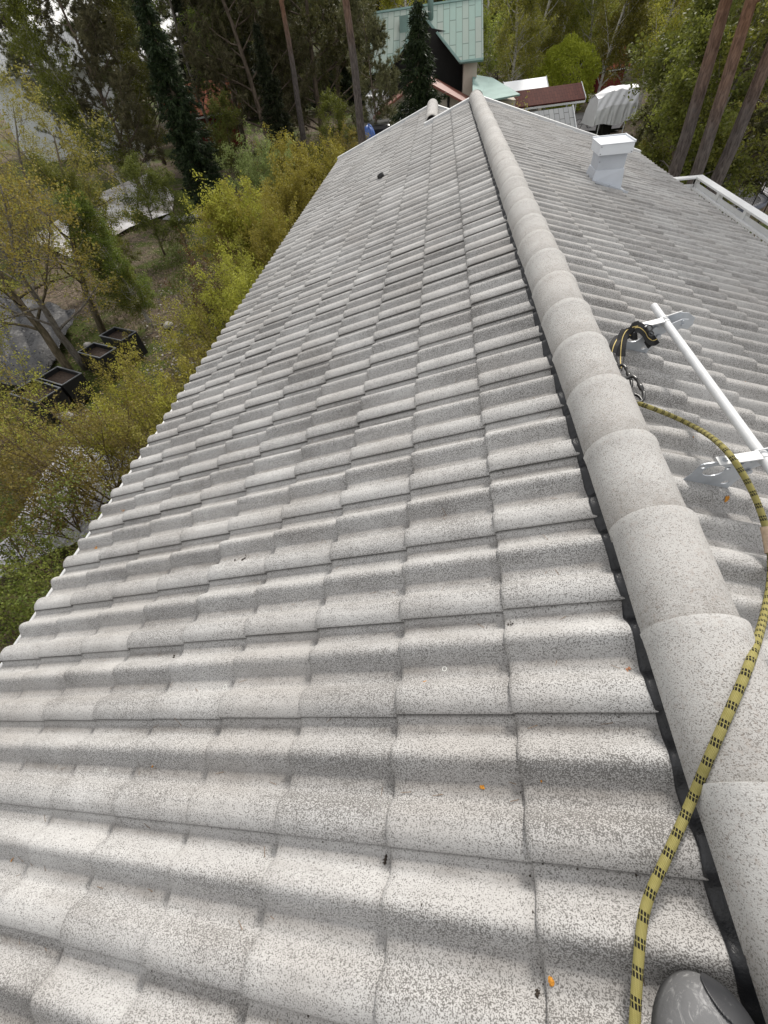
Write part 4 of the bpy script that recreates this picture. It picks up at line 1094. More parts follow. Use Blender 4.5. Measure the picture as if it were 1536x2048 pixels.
plant('birch', *P2(255, 395), .74, 'fresh', 'bright green narrow birch in front of the grey roofed house', 'birch', 'birch_tree', rz=1.1)
plant('birch', *P2(312, 365), .78, 'fresh', 'bright green narrow birch against the dark pine', 'birch', 'birch_tree', rz=4.1)
plant('pinelow', *P2(285, 385), .80, 'needleg', 'broad dark pine with dead lower branches behind the white gravel', 'pine', 'pine_tree', rz=.5)
plant('pinelow', *P2(190, 330), .62, 'needleg', 'dark pine standing against the sky at the top left', 'pine', 'pine_tree', rz=2.5)
plant('pinelow', *P2(330, 330), .8, 'needle', 'dark pine between the two bright birches and the black spruce', 'pine', 'pine_tree', rz=3.5)
plant('spruce2', *P2(422, 405), 1.05, 'spruce', 'narrow black green spruce left of the eave hedge', 'spruce', 'spruce_tree')
plant('spruce2', *P2(400, 350), .75, 'spruce', 'narrow dark spruce just behind the black green one', 'spruce', 'spruce_tree', rz=2)
plant('larch', *P2(441, 312), 1.0, 'fresh', 'hazy pale green larch with a bare grey trunk in front of the red shed', 'larch', 'larch_tree')
plant('leafy2', *P2(330, 510), .42, 'mid', 'low dark leafy bush in front of the white gravel', 'bush', 'bush')
plant('leafy2', *P2(375, 500), .35, 'mid', 'small dark leafy bush right of the similar one by the garden path', 'bush', 'bush', rz=2)
plant('leafy2', *P2(235, 560), .40, 'fresh', 'green bush behind the raised beds', 'bush', 'bush', rz=1)
plant('leafy2', *P2(260, 620), .30, 'fresh', 'low green bush between the farthest raised bed and the forked birch', 'bush', 'bush', rz=4)
plant('shrubC', *P2(60, 520), 1.6, 'olive', 'wide twiggy shrub at the left edge above the black sheet', 'shrub', 'shrub', rz=1)
plant('shrubC', *P2(20, 900), 1.1, 'olive', 'twiggy shrub left of the raised beds near the picture edge', 'shrub', 'shrub', rz=2)
# eave hedge: shrubs one after another along the left side of the house
hedge = [('shrubA', 655, 330, .95, 'yellow', 'bright yellow green shrub at the far corner of the left eave'), ('shrubA', 600, 330, 1.05, 'yellow', 'tall bright yellow green shrub second from the far corner of the eave'),
         ('shrubB', 690, 300, .9, 'yellow', 'yellow green shrub tucked behind the far bargeboard'), ('shrubA', 560, 390, 1.0, 'yellow', 'dense yellow green shrub right of the silvery one'), ('shrubB', 528, 350, 1.0, 'silver', 'tall silvery green shrub standing above the eave hedge'),
         ('shrubA', 500, 440, 1.05, 'yellow', 'dense yellow green shrub below the silvery one'), ('shrubA', 455, 440, .95, 'yellow', 'yellow green shrub at the outer side of the hedge beside the black spruce'), ('shrubB', 540, 470, .9, 'yellow', 'yellow green shrub pressed against the middle of the eave'),
         ('shrubC', 450, 520, 1.0, 'olive', 'olive twiggy shrub where the hedge grows thin'), ('shrubB', 475, 560, .85, 'yellow', 'yellow shrub touching the eave beside the thin part of the hedge'), ('sparse', 395, 540, 1.0, 'brown', 'brownish budding shrub at the outer edge of the hedge'),
         ('shrubC', 420, 620, 1.0, 'yellow', 'yellow twiggy shrub halfway along the visible eave'), ('shrubC', 400, 690, .9, 'olive', 'olive shrub touching the eave level with the farthest raised bed'), ('shrubC', 340, 760, .95, 'yellow', 'yellow twiggy shrub level with the thick trunk'),
         ('shrubC', 300, 850, .9, 'olive', 'olive twiggy shrub close to the gutter above the pale sheet'), ('shrubC', 235, 790, .85, 'yellow', 'yellow twiggy shrub between the raised beds and the gutter'), ('sparse', 200, 880, .8, 'olive', 'olive shrub at the far side of the pale sheet'),
         ('sparse', 120, 900, 1.1, 'olive', 'thin shrub with long bare stems left of the pale sheet'), ('shrubC', 50, 960, 1.0, 'olive', 'olive shrub left of the pale sheet at the picture edge'), ('sparse', 260, 960, .5, 'yellow', 'small thin shrub over the top corner of the pale sheet'),
         ('sparse', 170, 1060, .6, 'fresh', 'green leaved thin shrub growing over the middle of the pale sheet'), ('sparse', 90, 1130, .8, 'fresh', 'green shrub over the near end of the pale sheet'), ('shrubC', 20, 1210, .9, 'mid', 'dark green shrub nearest the camera under the eave'),
         ('shrubC', -60, 1120, 1.0, 'mid', 'dark green shrub at the lowest point of the left picture edge'), ('sparse', 95, 850, .75, 'yellow', 'thin yellow shrub in front of the raised bed nearest the camera'), ('sparse', 205, 745, .7, 'yellow', 'thin yellow shrub in front of the second raised bed'), ('bare', 600, 240, 1.0, 'brown', 'bare greyish shrub behind the silvery one')]
for i, (k, px, py, s_, lf, lab) in enumerate(hedge):
    a = AZ(px, py, -2.9 if py < 600 else -3.4)
    plant(k, a[0], a[1], s_, lf, lab, 'shrub', 'shrub', 'shrubs growing along the left eave', rz=i * 1.7)

# trees behind the far gable, left of the green house
plantpx('pinehigh', 722, 270, 24, 1.0, 'needleg', 'tall pine with an orange upper trunk right of the dark wood', 'pine', 'pine_tree', rz=.4)
plantpx('pinehigh', 602, 255, 31, .9, 'needle', 'slim pine with a bare pale trunk in the dark wood', 'pine', 'pine_tree', rz=1.4)
for i, (px, Y, k, s_, lf, lab) in enumerate([(480, 40, 'pinelow', 1.1, 'needle', 'dark pine right of the red shed'), (530, 36, 'pinelow', 1.05, 'needleg', 'greyish pine left of the slim bare trunk'), (575, 42, 'pinelow', 1.2, 'needle', 'dense dark pine directly behind the slim bare trunk'),
        (640, 38, 'pinelow', 1.1, 'needle', 'dark pine right of the slim bare trunk'), (680, 46, 'pinelow', 1.2, 'needle', 'dark pine behind the orange pine trunk'), (752, 30, 'pinelow', .55, 'needleg', 'airy grey green pine in front of the left end of the copper roof'),
        (510, 55, 'spruce', 1.6, 'spruce', 'broad dark spruce deep in the wood behind the red shed'), (610, 58, 'spruce', 1.7, 'spruce', 'broad dark spruce deep in the wood behind the slim trunk'), (700, 62, 'spruce', 1.7, 'spruce', 'broad dark spruce deep in the wood left of the copper roof'),
        (450, 30, 'leafy2', .5, 'mid', 'dark leafy bush at the foot of the larch'), (650, 30, 'leafy2', .5, 'fresh', 'green bush beneath the dark pines'), (555, 30, 'spruce2', .8, 'spruce', 'small dark spruce at the foot of the slim bare trunk')]):
    plantpx(k, px, 250, Y, s_, lf, lab, 'tree' if k.startswith('leafy') else ('pine' if 'pine' in k else 'spruce'), {'p': 'pine_tree', 's': 'spruce_tree', 'l': 'bush'}[k[0]], rz=i * 1.3)
plantpx('spruce', 838, 200, 24, .98, 'spruce', 'dense dark spruce in front of the copper roofed house', 'spruce', 'spruce_tree')
plantpx('bare', 745, 230, 22, 1.0, 'olive', 'thin bare sapling before the white house wall', 'sapling', 'sapling')
plantpx('bare', 925, 215, 20, 1.15, 'brown', 'bare reddish shrub behind the near ridge end', 'shrub', 'shrub', rz=2)
plantpx('sparse', 1040, 215, 22, 1.5, 'olive', 'tall sparse tree right of the flat copper roof', 'tree', 'small_tree', rz=1, bark='grey')
plantpx('sparse', 1010, 225, 19, 1.0, 'brown', 'brown budding shrub before the flat copper roof', 'shrub', 'shrub', rz=3)
plantpx('shrubC', 1062, 225, 20, .95, 'brown', 'reddish brown shrub in front of the red tiled carport', 'shrub', 'shrub', rz=4)

# ------------------------------------------------------------------ buildings
def tilemat(name, c1, c2, sx, sz, dark=.35, axis=0):
    m = NT(name); co = m.coord('Object'); mp = m.n('ShaderNodeMapping'); m.l(co, mp.inputs['Vector'])
    mp.inputs['Rotation'].default_value = (0, 0, 0); sp = m.n('ShaderNodeSeparateXYZ'); m.l(mp.outputs[0], sp.inputs[0]); cb = m.n('ShaderNodeCombineXYZ')
    m.l(sp.outputs[2], cb.inputs[0]); m.l(sp.outputs[axis], cb.inputs[1])
    br = m.n('ShaderNodeTexBrick'); m.l(cb.outputs[0], br.inputs['Vector']); br.inputs['Scale'].default_value = 1; br.inputs['Brick Width'].default_value = sz; br.inputs['Row Height'].default_value = sx
    br.inputs['Mortar Size'].default_value = sx * .05; br.inputs['Color1'].default_value = (*c1, 1); br.inputs['Color2'].default_value = (*c2, 1); br.inputs['Mortar'].default_value = (*[x * dark for x in c1], 1); br.inputs['Bias'].default_value = 0
    m.col(m.mix(m.math('MULTIPLY', m.noise(2.5, 5, .65, co), .5), br.outputs['Color'], tuple(x * .75 for x in c2))); m.rough(.85, .12); m.bump(br.outputs['Fac'], -.5, .03)
    return m.m
copper = tilemat('verdigris copper shingle', (.25, .37, .33), (.31, .35, .315), .42, 1.05, .45)
copperp = simple('verdigris copper', (.21, .32, .295), .75, .12, 1.2); glass = simple('window glass', (.02, .025, .03), .08, .1, 2, spec=.6)
cream = simple('pale plaster', (.52, .47, .40), .9, .07, 1.5); darkw = simple('black brown boards', (.012, .011, .010), .8, .2, 4); whitew = simple('white boards', (.62, .64, .66), .7, .06, 3)
redr = tilemat('red brown roof tile', (.060, .018, .015), (.085, .026, .020), .18, .28, .30); redwall = simple('falu red boards', (.16, .022, .018), .85, .15, 4); oranger = tilemat('orange roof tile', (.30, .10, .055), (.24, .085, .05), .25, .35, .3)
greyr = tilemat('grey roof tile', (.36, .37, .37), (.30, .31, .32), .22, .34, .25); brownr = tilemat('brown felt roof', (.075, .058, .050), (.095, .072, .060), .3, .35, .6); brownw = simple('brown boards', (.085, .048, .024), .8, .2, 3)
def poly(name, pts, m, parent, th=.06, inv=None):
    bm = bmesh.new(); vs = [bm.verts.new(p) for p in pts]
    for i in range(len(vs)): bm.edges.new((vs[i], vs[(i + 1) % len(vs)]))
    bmesh.ops.triangle_fill(bm, use_beauty=True, edges=bm.edges[:]); bmesh.ops.recalc_face_normals(bm, faces=bm.faces)
    me = bpy.data.meshes.new(name); bm.to_mesh(me); bm.free(); me.materials.append(m); o = bpy.data.objects.new(name, me); link(o, parent)
    s_ = o.modifiers.new('s', 'SOLIDIFY'); s_.thickness = th; s_.offset = 0; return o
def window(parent, x, y, z, w_, h_, frame=None):
    m_ = MB(); t = .05
    m_.box((x, y - .05, z), (x + w_, y, z + t)); m_.box((x, y - .05, z + h_ - t), (x + w_, y, z + h_)); m_.box((x, y - .05, z + t), (x + t, y, z + h_ - t)); m_.box((x + w_ - t, y - .05, z + t), (x + w_, y, z + h_ - t)); m_.box((x + w_ / 2 - .02, y - .045, z + t), (x + w_ / 2 + .02, y - .005, z + h_ - t))
    f_ = m_.build('window', frame or whitew, parent); m_ = MB(); m_.box((x + t, y - .02, z + t), (x + w_ - t, y - .01, z + h_ - t)); m_.build('pane', glass, f_); return f_
# the copper roofed house (local origin on its ground)
gh = empty('copper_roof_house', (0, 0, 0), 'pale house with a steep verdigris copper roof and dark triangular gable', 'house')
e0, e1, yr, ye, zr_, ze = -5.4, 2.2, 44.5, 40.5, 1.28, -1.28
rt_ = lambda x, f: (x, ye + (yr - ye) * f, ze + (zr_ - ze) * f)
rfo = poly('roof', [rt_(e0, 0), rt_(-4.2, 0), rt_(-1.72, .84), rt_(.70, 0), rt_(e1, 0), rt_(e1, 1), rt_(e0, 1)], copper, gh, .08)
poly('roof', [(e0, yr + .05, zr_), (e1, yr + .05, zr_), (e1, yr + 4, ze), (e0, yr + 4, ze)], copper, gh, .08)
for a_, b_ in (((-4.2, ye, ze), (-1.72, ye + (yr - ye) * .84, ze + (zr_ - ze) * .84)), ((.70, ye, ze), (-1.72, ye + (yr - ye) * .84, ze + (zr_ - ze) * .84)), ((.70, ye - .03, ze), (e1, ye - .03, ze)), ((e0, yr, zr_ + .04), (e1, yr, zr_ + .04))):
    m_ = MB(); m_.tube([a_, b_], .09, 4); m_.build('flashing', copperp, rfo)
m_ = MB(); m_.tube([(-1.28, 43.6, .6), (-1.28, 43.6, 2.6)], .19, 16); m_.build('chimney_pipe', copperp, gh, smooth=True)
m_ = MB(); m_.box((-3.35, 42.9, .3), (-2.75, 43.7, 1.05)); m_.build('roof_hatch', copperp, gh)
m_ = MB(); gz_ = G(0) - .3
m_.add([(-4.6, 42.6, gz_), (1.9, 42.6, gz_), (1.9, 42.6, ze + .9), (-1.5, 42.6, .4), (-4.6, 42.6, ze + .6)], [(0, 1, 2, 3, 4)]); m_.build('gable_wall', darkw, gh)
m_ = MB(); m_.box((.95, 41.0, gz_), (1.85, 42.5, ze - .02)); m_.box((-4.9, 44.0, gz_), (1.85, 47.8, ze)); m_.build('wall', cream, gh)
m_ = MB(); m_.box((-5.6, 38.6, gz_), (-4.3, 42.4, ze - .9)); m_.build('white_wall', whitew, gh)
# red roofed porch in front of the gable
a_ = (-4.9, -2.9); pz = lambda x: -1.55 - abs(x + 1.75) * .47
for xs in ((-4.9, -1.75), (-1.75, 1.4)):
    poly('porch_roof', [(xs[0], 36.4, pz(xs[0])), (xs[1], 36.4, pz(xs[1])), (xs[1], 40.9, pz(xs[1])), (xs[0], 40.9, pz(xs[0]))], simple('red brown sheet roof', (.20, .075, .055), .55, .1, 2), gh, .10)
m_ = MB(); m_.add([(-4.4, 37.0, gz_), (.9, 37.0, gz_), (.9, 37.0, pz(.9) - .08), (-1.75, 37.0, -1.65), (-4.4, 37.0, pz(-4.4) - .08)], [(0, 1, 2, 3, 4)]); m_.build('porch_wall', cream, gh)
m_ = MB(); m_.box((-.15, 36.9, gz_), (.0, 36.98, -2.3)); m_.build('downpipe', darkw, gh)
window(gh, -3.2, 36.98, -4.0, 1.1, 1.2)
# flat roofed copper annex
az_ = AY(1000, 200, 36.5); m_ = MB(); m_.box((1.95, 36.6, G(3) - .3), (AY(1032, 195, 36.6)[0], 39.5, AY(1032, 194, 36.6)[2] - .12)); m_.build('annex_wall', cream, gh)
poly('annex_roof', [tuple(AY(945, 208, 35.9)), tuple(AY(1040, 190, 35.9)), tuple(AY(985, 157, 41.5)), tuple(AY(945, 150, 41.5))], copperp, gh, .08)
m_ = MB(); m_.box((2.6, 36.55, az_[2] - 1.5), (2.95, 36.598, az_[2] - .7)); m_.build('annex_window', glass, gh)
# white roofed shed
def gable_building(name, label, c, L, Wd, eave, ridge, rz, rm_, wm, cat='shed', z0=None, open_=False, trim=whitew, wins=()):
    z0 = G(c[0]) if z0 is None else z0; e = empty(name, (c[0], c[1], z0), label, cat, None, rz); o_ = .35
    m_ = MB()
    if not open_:
        V = [(-L / 2, -Wd / 2, -.5), (L / 2, -Wd / 2, -.5), (L / 2, Wd / 2, -.5), (-L / 2, Wd / 2, -.5), (-L / 2, -Wd / 2, eave - .1), (L / 2, -Wd / 2, eave - .1), (L / 2, Wd / 2, eave - .1), (-L / 2, Wd / 2, eave - .1), (-L / 2, 0, ridge - .12), (L / 2, 0, ridge - .12)]
        m_.add(V, [(0, 1, 5, 4), (1, 2, 6, 9, 5), (2, 3, 7, 6), (3, 0, 4, 8, 7)]); m_.build('wall', wm, e)
    else:
        for x in np.linspace(-L / 2 + .15, L / 2 - .15, 4):
            for y in (-Wd / 2 + .25, Wd / 2 - .25):
                m_ = MB(); m_.box((x - .06, y - .06, -.3), (x + .06, y + .06, eave - .05)); m_.build('post', trim, e)
        m_ = MB(); m_.box((-L / 2 + .1, Wd / 2 - .15, 0), (L / 2 - 2.5, Wd / 2 - .1, eave - .1)); m_.build('back_wall', wm, e)
    s_ = (ridge - eave) / (Wd / 2); ex = Wd / 2 + o_
    for sg in (-1, 1):
        r_ = poly('roof', [(-L / 2 - .3, sg * ex, ridge - s_ * ex), (L / 2 + .3, sg * ex, ridge - s_ * ex), (L / 2 + .3, sg * .002, ridge), (-L / 2 - .3, sg * .002, ridge)], rm_, e, .10)
        for xx in (-L / 2 - .33, L / 2 + .31):
            V = [(xx, sg * ex, ridge - s_ * ex - .14), (xx, sg * .01, ridge - .14), (xx, sg * .01, ridge + .10), (xx, sg * ex, ridge - s_ * ex + .10)]; V += [(a + .03, b, c_) for a, b, c_ in V]
            m_ = MB(); m_.add(V, [(0, 1, 2, 3), (7, 6, 5, 4), (0, 4, 5, 1), (1, 5, 6, 2), (2, 6, 7, 3), (3, 7, 4, 0)]); m_.build('bargeboard', trim, r_)
        m_ = MB(); m_.box((-L / 2 - .28, sg * (ex + .02) - .05, ridge - s_ * ex - .16), (L / 2 + .28, sg * (ex + .02) + .05, ridge - s_ * ex - .06)); m_.build('gutter', trim, r_)
    for (x, z, w_, h_) in wins: window(e, x, -Wd / 2 - .002, z, w_, h_)
    return e
p = AZ(1097, 168, -3.5); gable_building('garden_shed', 'small pale shed with a bright white roof behind the red tiled carport', (p[0] - 1.7, p[1] + 1.4), 2.8, 2.2, 2.2, 2.75, R(6), simple('white sheet roof', (.82, .84, .86), .45, .04, 3), cream)
p = AZ(1168, 203, -4.25); gable_building('carport', 'open carport with a red brown tiled roof on white posts', (p[0] - 3.95 * math.cos(R(6)) - .05, p[1] + 1.6 - 3.8 * math.sin(R(6))), 7.2, 2.5, 2.0, 2.55, R(6), redr, whitew, 'carport', open_=True)
p = AY(1196, 150, 72); gable_building('red_cottage', 'small red cottage with an orange tiled roof far behind the white boat cover', (p[0] + 1.0, p[1] + 2), 3.6, 3.4, 2.1, 3.6, R(25), oranger, redwall, 'cottage')
p = AZ(412, 240, -2.6); gable_building('red_shed', 'dark red shed with a brown tiled roof and white gutter behind the larch', (p[0] - .6, p[1] + 1), 5.0, 3.8, 2.0, 3.3, R(30), oranger, redwall, 'shed')
p = AY(116, 131, 36); gable_building('grey_roof_house', 'pale house with a grey tiled roof behind the leaves at the top left', (p[0] - 3.6, p[1] + 4.6), 8, 6, 4.25, 5.9, R(28), greyr, whitew, 'house', z0=G(-30), wins=((2.2, 3.2, 1.0, 1.2), (-1.5, 3.2, 1.0, 1.2)))
p = (14.9, 34.4); bh = gable_building('brown_house', 'dark brown timber house with a brown roof behind the three pine trunks', (p[0] + 4.6, p[1] + 3.6), 10, 7, 3.9, 6.1, R(-18), brownr, brownw, 'house', trim=simple('dark trim', (.20, .18, .17), .7, .1, 3), wins=((-3.6, 1.6, 1.1, 1.1), (-.5, 1.6, 1.1, 1.1)))
# low wing roof in grey tiles just beyond the far gable
p = AZ(1112, 243, -2.5); gable_building('garage', 'small outbuilding with a pale grey tiled roof just beyond the far gable', (p[0] - 1.4, p[1] + 1.5), 4.2, 3.0, 2.45, 3.5, R(8), greyr, whitew, 'garage', z0=G(p[0]) )
# yard, drive and boat cover
sheet('driveway', [AG(1085, 262), AG(1235, 262), AG(1262, 225), AG(1220, 216), AG(1150, 228), AG(1060, 235)], asph, .03)
sheet('road', [AG(1150, 192), AG(1215, 222), AG(1240, 218), AG(1172, 183)], simple('pale concrete lane', (.36, .35, .33), .9, .08, 3), .035)
def cover():
    cx = AY(1216, 247, 42); e = empty('boat_cover', tuple(cx), 'white tarpaulin draped over a boat on a trailer beside the drive', 'boat cover', None, R(10))
    Lc, Wc, Hc = 2.75, .95, 1.95; n = 60; k = 72; V = []
    for i in range(n):
        u_ = i / (n - 1)
        ridge = Hc * (.80 + .20 * min(1, u_ / .35)) - .10 * u_
        for j in range(k):
            v_ = j / (k - 1) * 2 - 1; av = abs(v_)
            if av < .42: y = v_ / .42 * Wc * .62; z = ridge - .12 * (av / .42) ** 2 + .03 * math.sin(u_ * 21 + v_ * 9)
            elif av < .75: q = (av - .42) / .33; y = math.copysign(Wc * (.62 + .34 * q), v_); z = ridge - .12 - (ridge * .38) * q
            else: q = (av - .75) / .25; y = math.copysign(Wc * (.96 + .05 * q) + q * .05 * math.sin(u_ * 52 + 2 * math.sin(u_ * 17)), v_); z = (ridge * .62 - .12) * (1 - q) + (.10 + .08 * math.sin(u_ * 9)) * q
            wob = .028 * math.sin(u_ * 33 + av * 8 + 2 * math.sin(v_ * 5)) * min(1, av / .5)
            x = (u_ - .5) * Lc + (.16 * (1 - av) if i == 0 else 0)
            V.append((x - .25 * (1 - z / Hc) * (u_ < .5) * (1 - 2 * u_), y + wob, z))
    m_ = MB(); F = [(i * k + j, i * k + j + 1, (i + 1) * k + j + 1, (i + 1) * k + j) for i in range(n - 1) for j in range(k - 1)]
    F += [tuple(range(k - 1, -1, -1)), tuple((n - 1) * k + j for j in range(k))]
    m_.add(np.array(V), F); m_.build('tarpaulin', simple('white tarpaulin', (.62, .63, .65), .5, .06, 4, bump=.35), e, smooth=False)
    m_ = MB(); m_.tube([(-1.5, -.2, -.35), (1.2, -.2, -.35)], .06, 8); m_.build('trailer_frame', M['steel'], e)
    for sy in (-.7, .5):
        m_ = MB(); m_.tube([(.2, sy, -.85), (.2, sy + .18, -.85)], .33, 20); m_.build('wheel', M['plastic'], e)
    m_ = MB(); m_.box((-.7, -.6, -1.05), (.1, .4, .12)); m_.build('outboard_motor', M['plastic'], e, bevel=.12)
    for sx in (-1.1, .75):
        m_ = MB(); m_.tube([(sx, -.93, -1.35), (sx, -.93, .2)], .035, 8); m_.build('post', whitew, e)
cover()
def bicycle(px, py, label, rz):
    P = AG(px, py); e = empty('bicycle', (P[0], P[1], G(P[0])), label, 'bicycle', None, rz)
    for sx in (-.52, .52):
        m_ = MB(); m_.tube([(sx + .33 * math.cos(a), 0, .34 + .33 * math.sin(a)) for a in np.linspace(0, 2 * math.pi, 25)], .02, 6, False); wv_ = m_.build('wheel', M['plastic'], e)
        m_ = MB()
        for a in np.arange(6) * math.pi / 3: m_.tube([(sx, 0, .34), (sx + .32 * math.cos(a), 0, .34 + .32 * math.sin(a))], .004, 3)
        m_.build('spokes', M['steel'], wv_)
    m_ = MB(); pts = [((-.52, .34), (-.05, .30)), ((-.52, .34), (-.15, .82)), ((-.15, .85), (-.05, .30)), ((-.15, .8), (.38, .80)), ((-.05, .30), (.38, .72)), ((.52, .34), (.36, .95))]
    for a_, b_ in pts: m_.tube([(a_[0], 0, a_[1]), (b_[0], 0, b_[1])], .018, 6)
    m_.build('frame', M['steel'], e); m_ = MB(); m_.tube([(.36, -.26, .98), (.36, .26, .98)], .014, 6); m_.build('handlebar', M['steel'], e); m_ = MB(); m_.box((-.28, -.06, .86), (-.04, .06, .90)); m_.build('saddle', M['plastic'], e, bevel=.02)
bicycle(1166, 258, 'dark bicycle parked left of the covered boat', .3); bicycle(1181, 252, 'dark bicycle leaning at the corner of the covered boat', 1.0)
# blue tarpaulin bundle and dark car-like trailer by the white wall
p = AY(739, 280, 27); m_ = MB(); g_ = np.random.default_rng(3); n1, n2 = 20, 30; V = []
for i in range(n1):
    for j in range(n2):
        a, b = i / (n1 - 1) * math.pi, j / n2 * 2 * math.pi; r_ = 1 + .06 * math.sin(6 * b + 3 * a) + .04 * math.sin(11 * b)
        V.append((p[0] + .38 * r_ * math.sin(a) * math.cos(b), 27 + .5 * r_ * math.sin(a) * math.sin(b), -3.05 + .85 * r_ * math.cos(a) * (1 if a < 1.57 else 2.2)))
m_.add(np.array(V), [(i * n2 + j, i * n2 + (j + 1) % n2, (i + 1) * n2 + (j + 1) % n2, (i + 1) * n2 + j) for i in range(n1 - 1) for j in range(n2)])
o = m_.build('tarpaulin_bundle', simple('blue tarpaulin', (.04, .115, .38), .5, .15, 5, bump=.6), None, smooth=True); tag(o, 'bright blue tarpaulin wrapped bundle beyond the far bargeboard', 'tarpaulin')
p = AY(752, 262, 30); e = empty('utility_trailer', (p[0], 30, G(p[0])), 'black covered trailer in the shade before the white wall', 'trailer')
m_ = MB(); m_.box((-.9, -1, .6), (.9, 1, 2.7)); m_.build('body', M['plastic'], e, bevel=.15)
for sx in (-.95, .8):
    m_ = MB(); m_.tube([(sx, 0, .4), (sx + .15, 0, .4)], .4, 18); m_.build('wheel', M['plastic'], e)

# right side: three pine trunks, leafy trees, trampoline
for (bx, by, tx, ty, Y, s_, lab) in ((1345, 345, 1452, 0, 13.2, .90, 'leftmost of the three pines beside the balcony corner, its bark reddish at the top'), (1388, 348, 1500, 0, 12.6, .86, 'middle pine of three beside the balcony, its trunk orange from half height'), (1432, 352, 1560, 60, 12.8, .90, 'rightmost and greyest of the three pines beside the balcony')):
    P = AY(bx, by, Y); T_ = AY(tx, ty, Y); ln = math.atan2(T_[0] - P[0], T_[2] - P[2])
    hgt = P[2] - G(P[0]); plant('pinehigh', P[0] - hgt * math.tan(ln) * .6, Y, s_, 'needle', lab, 'pine', 'pine_tree', 'pines beside the balcony', rz=0, lean=(0, ln * .6), z=None)
rt = [(1385, 17, 'leafy', .72, 'fresh', 'leafy green tree right of the white boat cover'), (1385, 19, 'leafy2', .9, 'mid', 'dense mid green tree behind the sheet metal chimney'), (1405, 17.5, 'leafy', .8, 'fresh', 'fresh green tree filling the gap behind the left pine trunk'), (1375, 26, 'leafy', .9, 'fresh', 'taller green tree behind the dense one'),
      (1385, 50, 'leafy2', .9, 'olive', 'olive tree behind the covered boat'), (1420, 30, 'leafy2', .8, 'fresh', 'green tree between the left and middle pine trunks'), (1440, 22, 'pinelow', .85, 'needle', 'dark pine whose crown hangs over the leafy trees'), (1435, 33, 'leafy', .7, 'fresh', 'light green tree between the middle and right pine trunks'),
      (1500, 30, 'leafy', .95, 'olive', 'sparse green tree in front of the brown house'), (1400, 25, 'leafy2', .42, 'fresh', 'low bush behind the trampoline'), (1345, 15.5, 'leafy2', .24, 'mid', 'low green bush just past the right end of the bargeboard'),
      (1322, 26, 'leafy2', .36, 'olive', 'low yellowish bush at the right side of the covered boat')]
for i, (px, Y, k, s_, lf, lab) in enumerate(rt): plantpx(k, px, 250, Y, s_, lf, lab, 'bush' if s_ < .5 else ('pine' if 'pine' in k else 'tree'), 'bush' if s_ < .5 else ('pine_tree' if 'pine' in k else 'leafy_tree'), rz=i * 2.1)
P = AZ(1515, 262, -5.3); plant('hedge', P[0] + .8, P[1] + .5, 1.1, 'thuja', 'clipped dark conifer hedge at the right picture edge', 'hedge', 'hedge', rz=.2)
P = AZ(1500, 232, -5.3); plant('hedge', P[0] + 1.5, P[1] + 2, 1.1, 'thuja', 'clipped conifer hedge below the brown house window', 'hedge', 'hedge', rz=.3)
P = AZ(1470, 290, -5.6); plant('shrubC', P[0], P[1], .9, 'white', 'white flowering shrub behind the trampoline', 'shrub', 'shrub')
P = AZ(1445, 275, -5.6); plant('sparse', P[0], P[1], .9, 'white', 'smaller white flowering shrub between two pine trunks', 'shrub', 'shrub')
# trampoline
tz = -5.45; tp = AZ(1462, 405, tz); tr_ = empty('trampoline', (11.95, 23.4, G(12)), 'round trampoline with a dark safety net beyond the balcony railing', 'trampoline'); th_ = tz - G(12); rad_ = 1.5
a = np.linspace(0, 2 * math.pi, 41)
m_ = MB(); m_.add(np.array([(rad_ * .86 * math.cos(t), rad_ * .86 * math.sin(t), th_ - .01) for t in a[:-1]]), [tuple(range(40))]); m_.build('mat', simple('trampoline mat', (.035, .036, .042), .7, .1, 6), tr_)
V = []
for t in a[:-1]: V += [(rad_ * .85 * math.cos(t), rad_ * .85 * math.sin(t), th_ + .01), (rad_ * .93 * math.cos(t), rad_ * .93 * math.sin(t), th_ + .05), (rad_ * 1.02 * math.cos(t), rad_ * 1.02 * math.sin(t), th_ + .01), (rad_ * 1.03 * math.cos(t), rad_ * 1.03 * math.sin(t), th_ - .10)]
m_ = MB(); m_.add(np.array(V), [(4 * i + j, 4 * i + j + 1, (4 * i + 5 + j) % 160, (4 * i + 4 + j) % 160) for i in range(40) for j in range(3)]); m_.build('edge_pad', simple('blue grey pad', (.075, .085, .115), .5, .1, 5), tr_, smooth=True)
for t in np.arange(8) / 8 * 2 * math.pi + .2:
    x, y = rad_ * 1.05 * math.cos(t), rad_ * 1.05 * math.sin(t); m_ = MB(); m_.tube([(x, y, .0), (x, y, th_ + 1.45)], .022, 8); m_.build('net_pole', M['plastic'], tr_)
m_ = MB(); m_.tube([(rad_ * 1.02 * math.cos(t), rad_ * 1.02 * math.sin(t), th_ + 1.42) for t in a], .02, 6, False); m_.build('top_ring', M['plastic'], tr_)
m_ = MB()     # the net itself: crossing cords
for t in np.linspace(0, 2 * math.pi, 111)[:-1]: x, y = rad_ * 1.0 * math.cos(t), rad_ * 1.0 * math.sin(t); m_.tube([(x, y, th_ + .03), (x, y, th_ + 1.42)], .0065, 3, False)
for z in np.arange(.1, 1.42, .07): m_.tube([(rad_ * math.cos(t), rad_ * math.sin(t), th_ + z) for t in a], .0065, 3, False)
m_.build('safety_net', simple('net cord', (.02, .02, .022), .8, .1, 5), tr_)
sheet('patio', [AG(1500, 360), AG(1560, 420), AG(1640, 380), AG(1545, 330)], simple('pale paving', (.42, .41, .43), .9, .06, 5), .03)

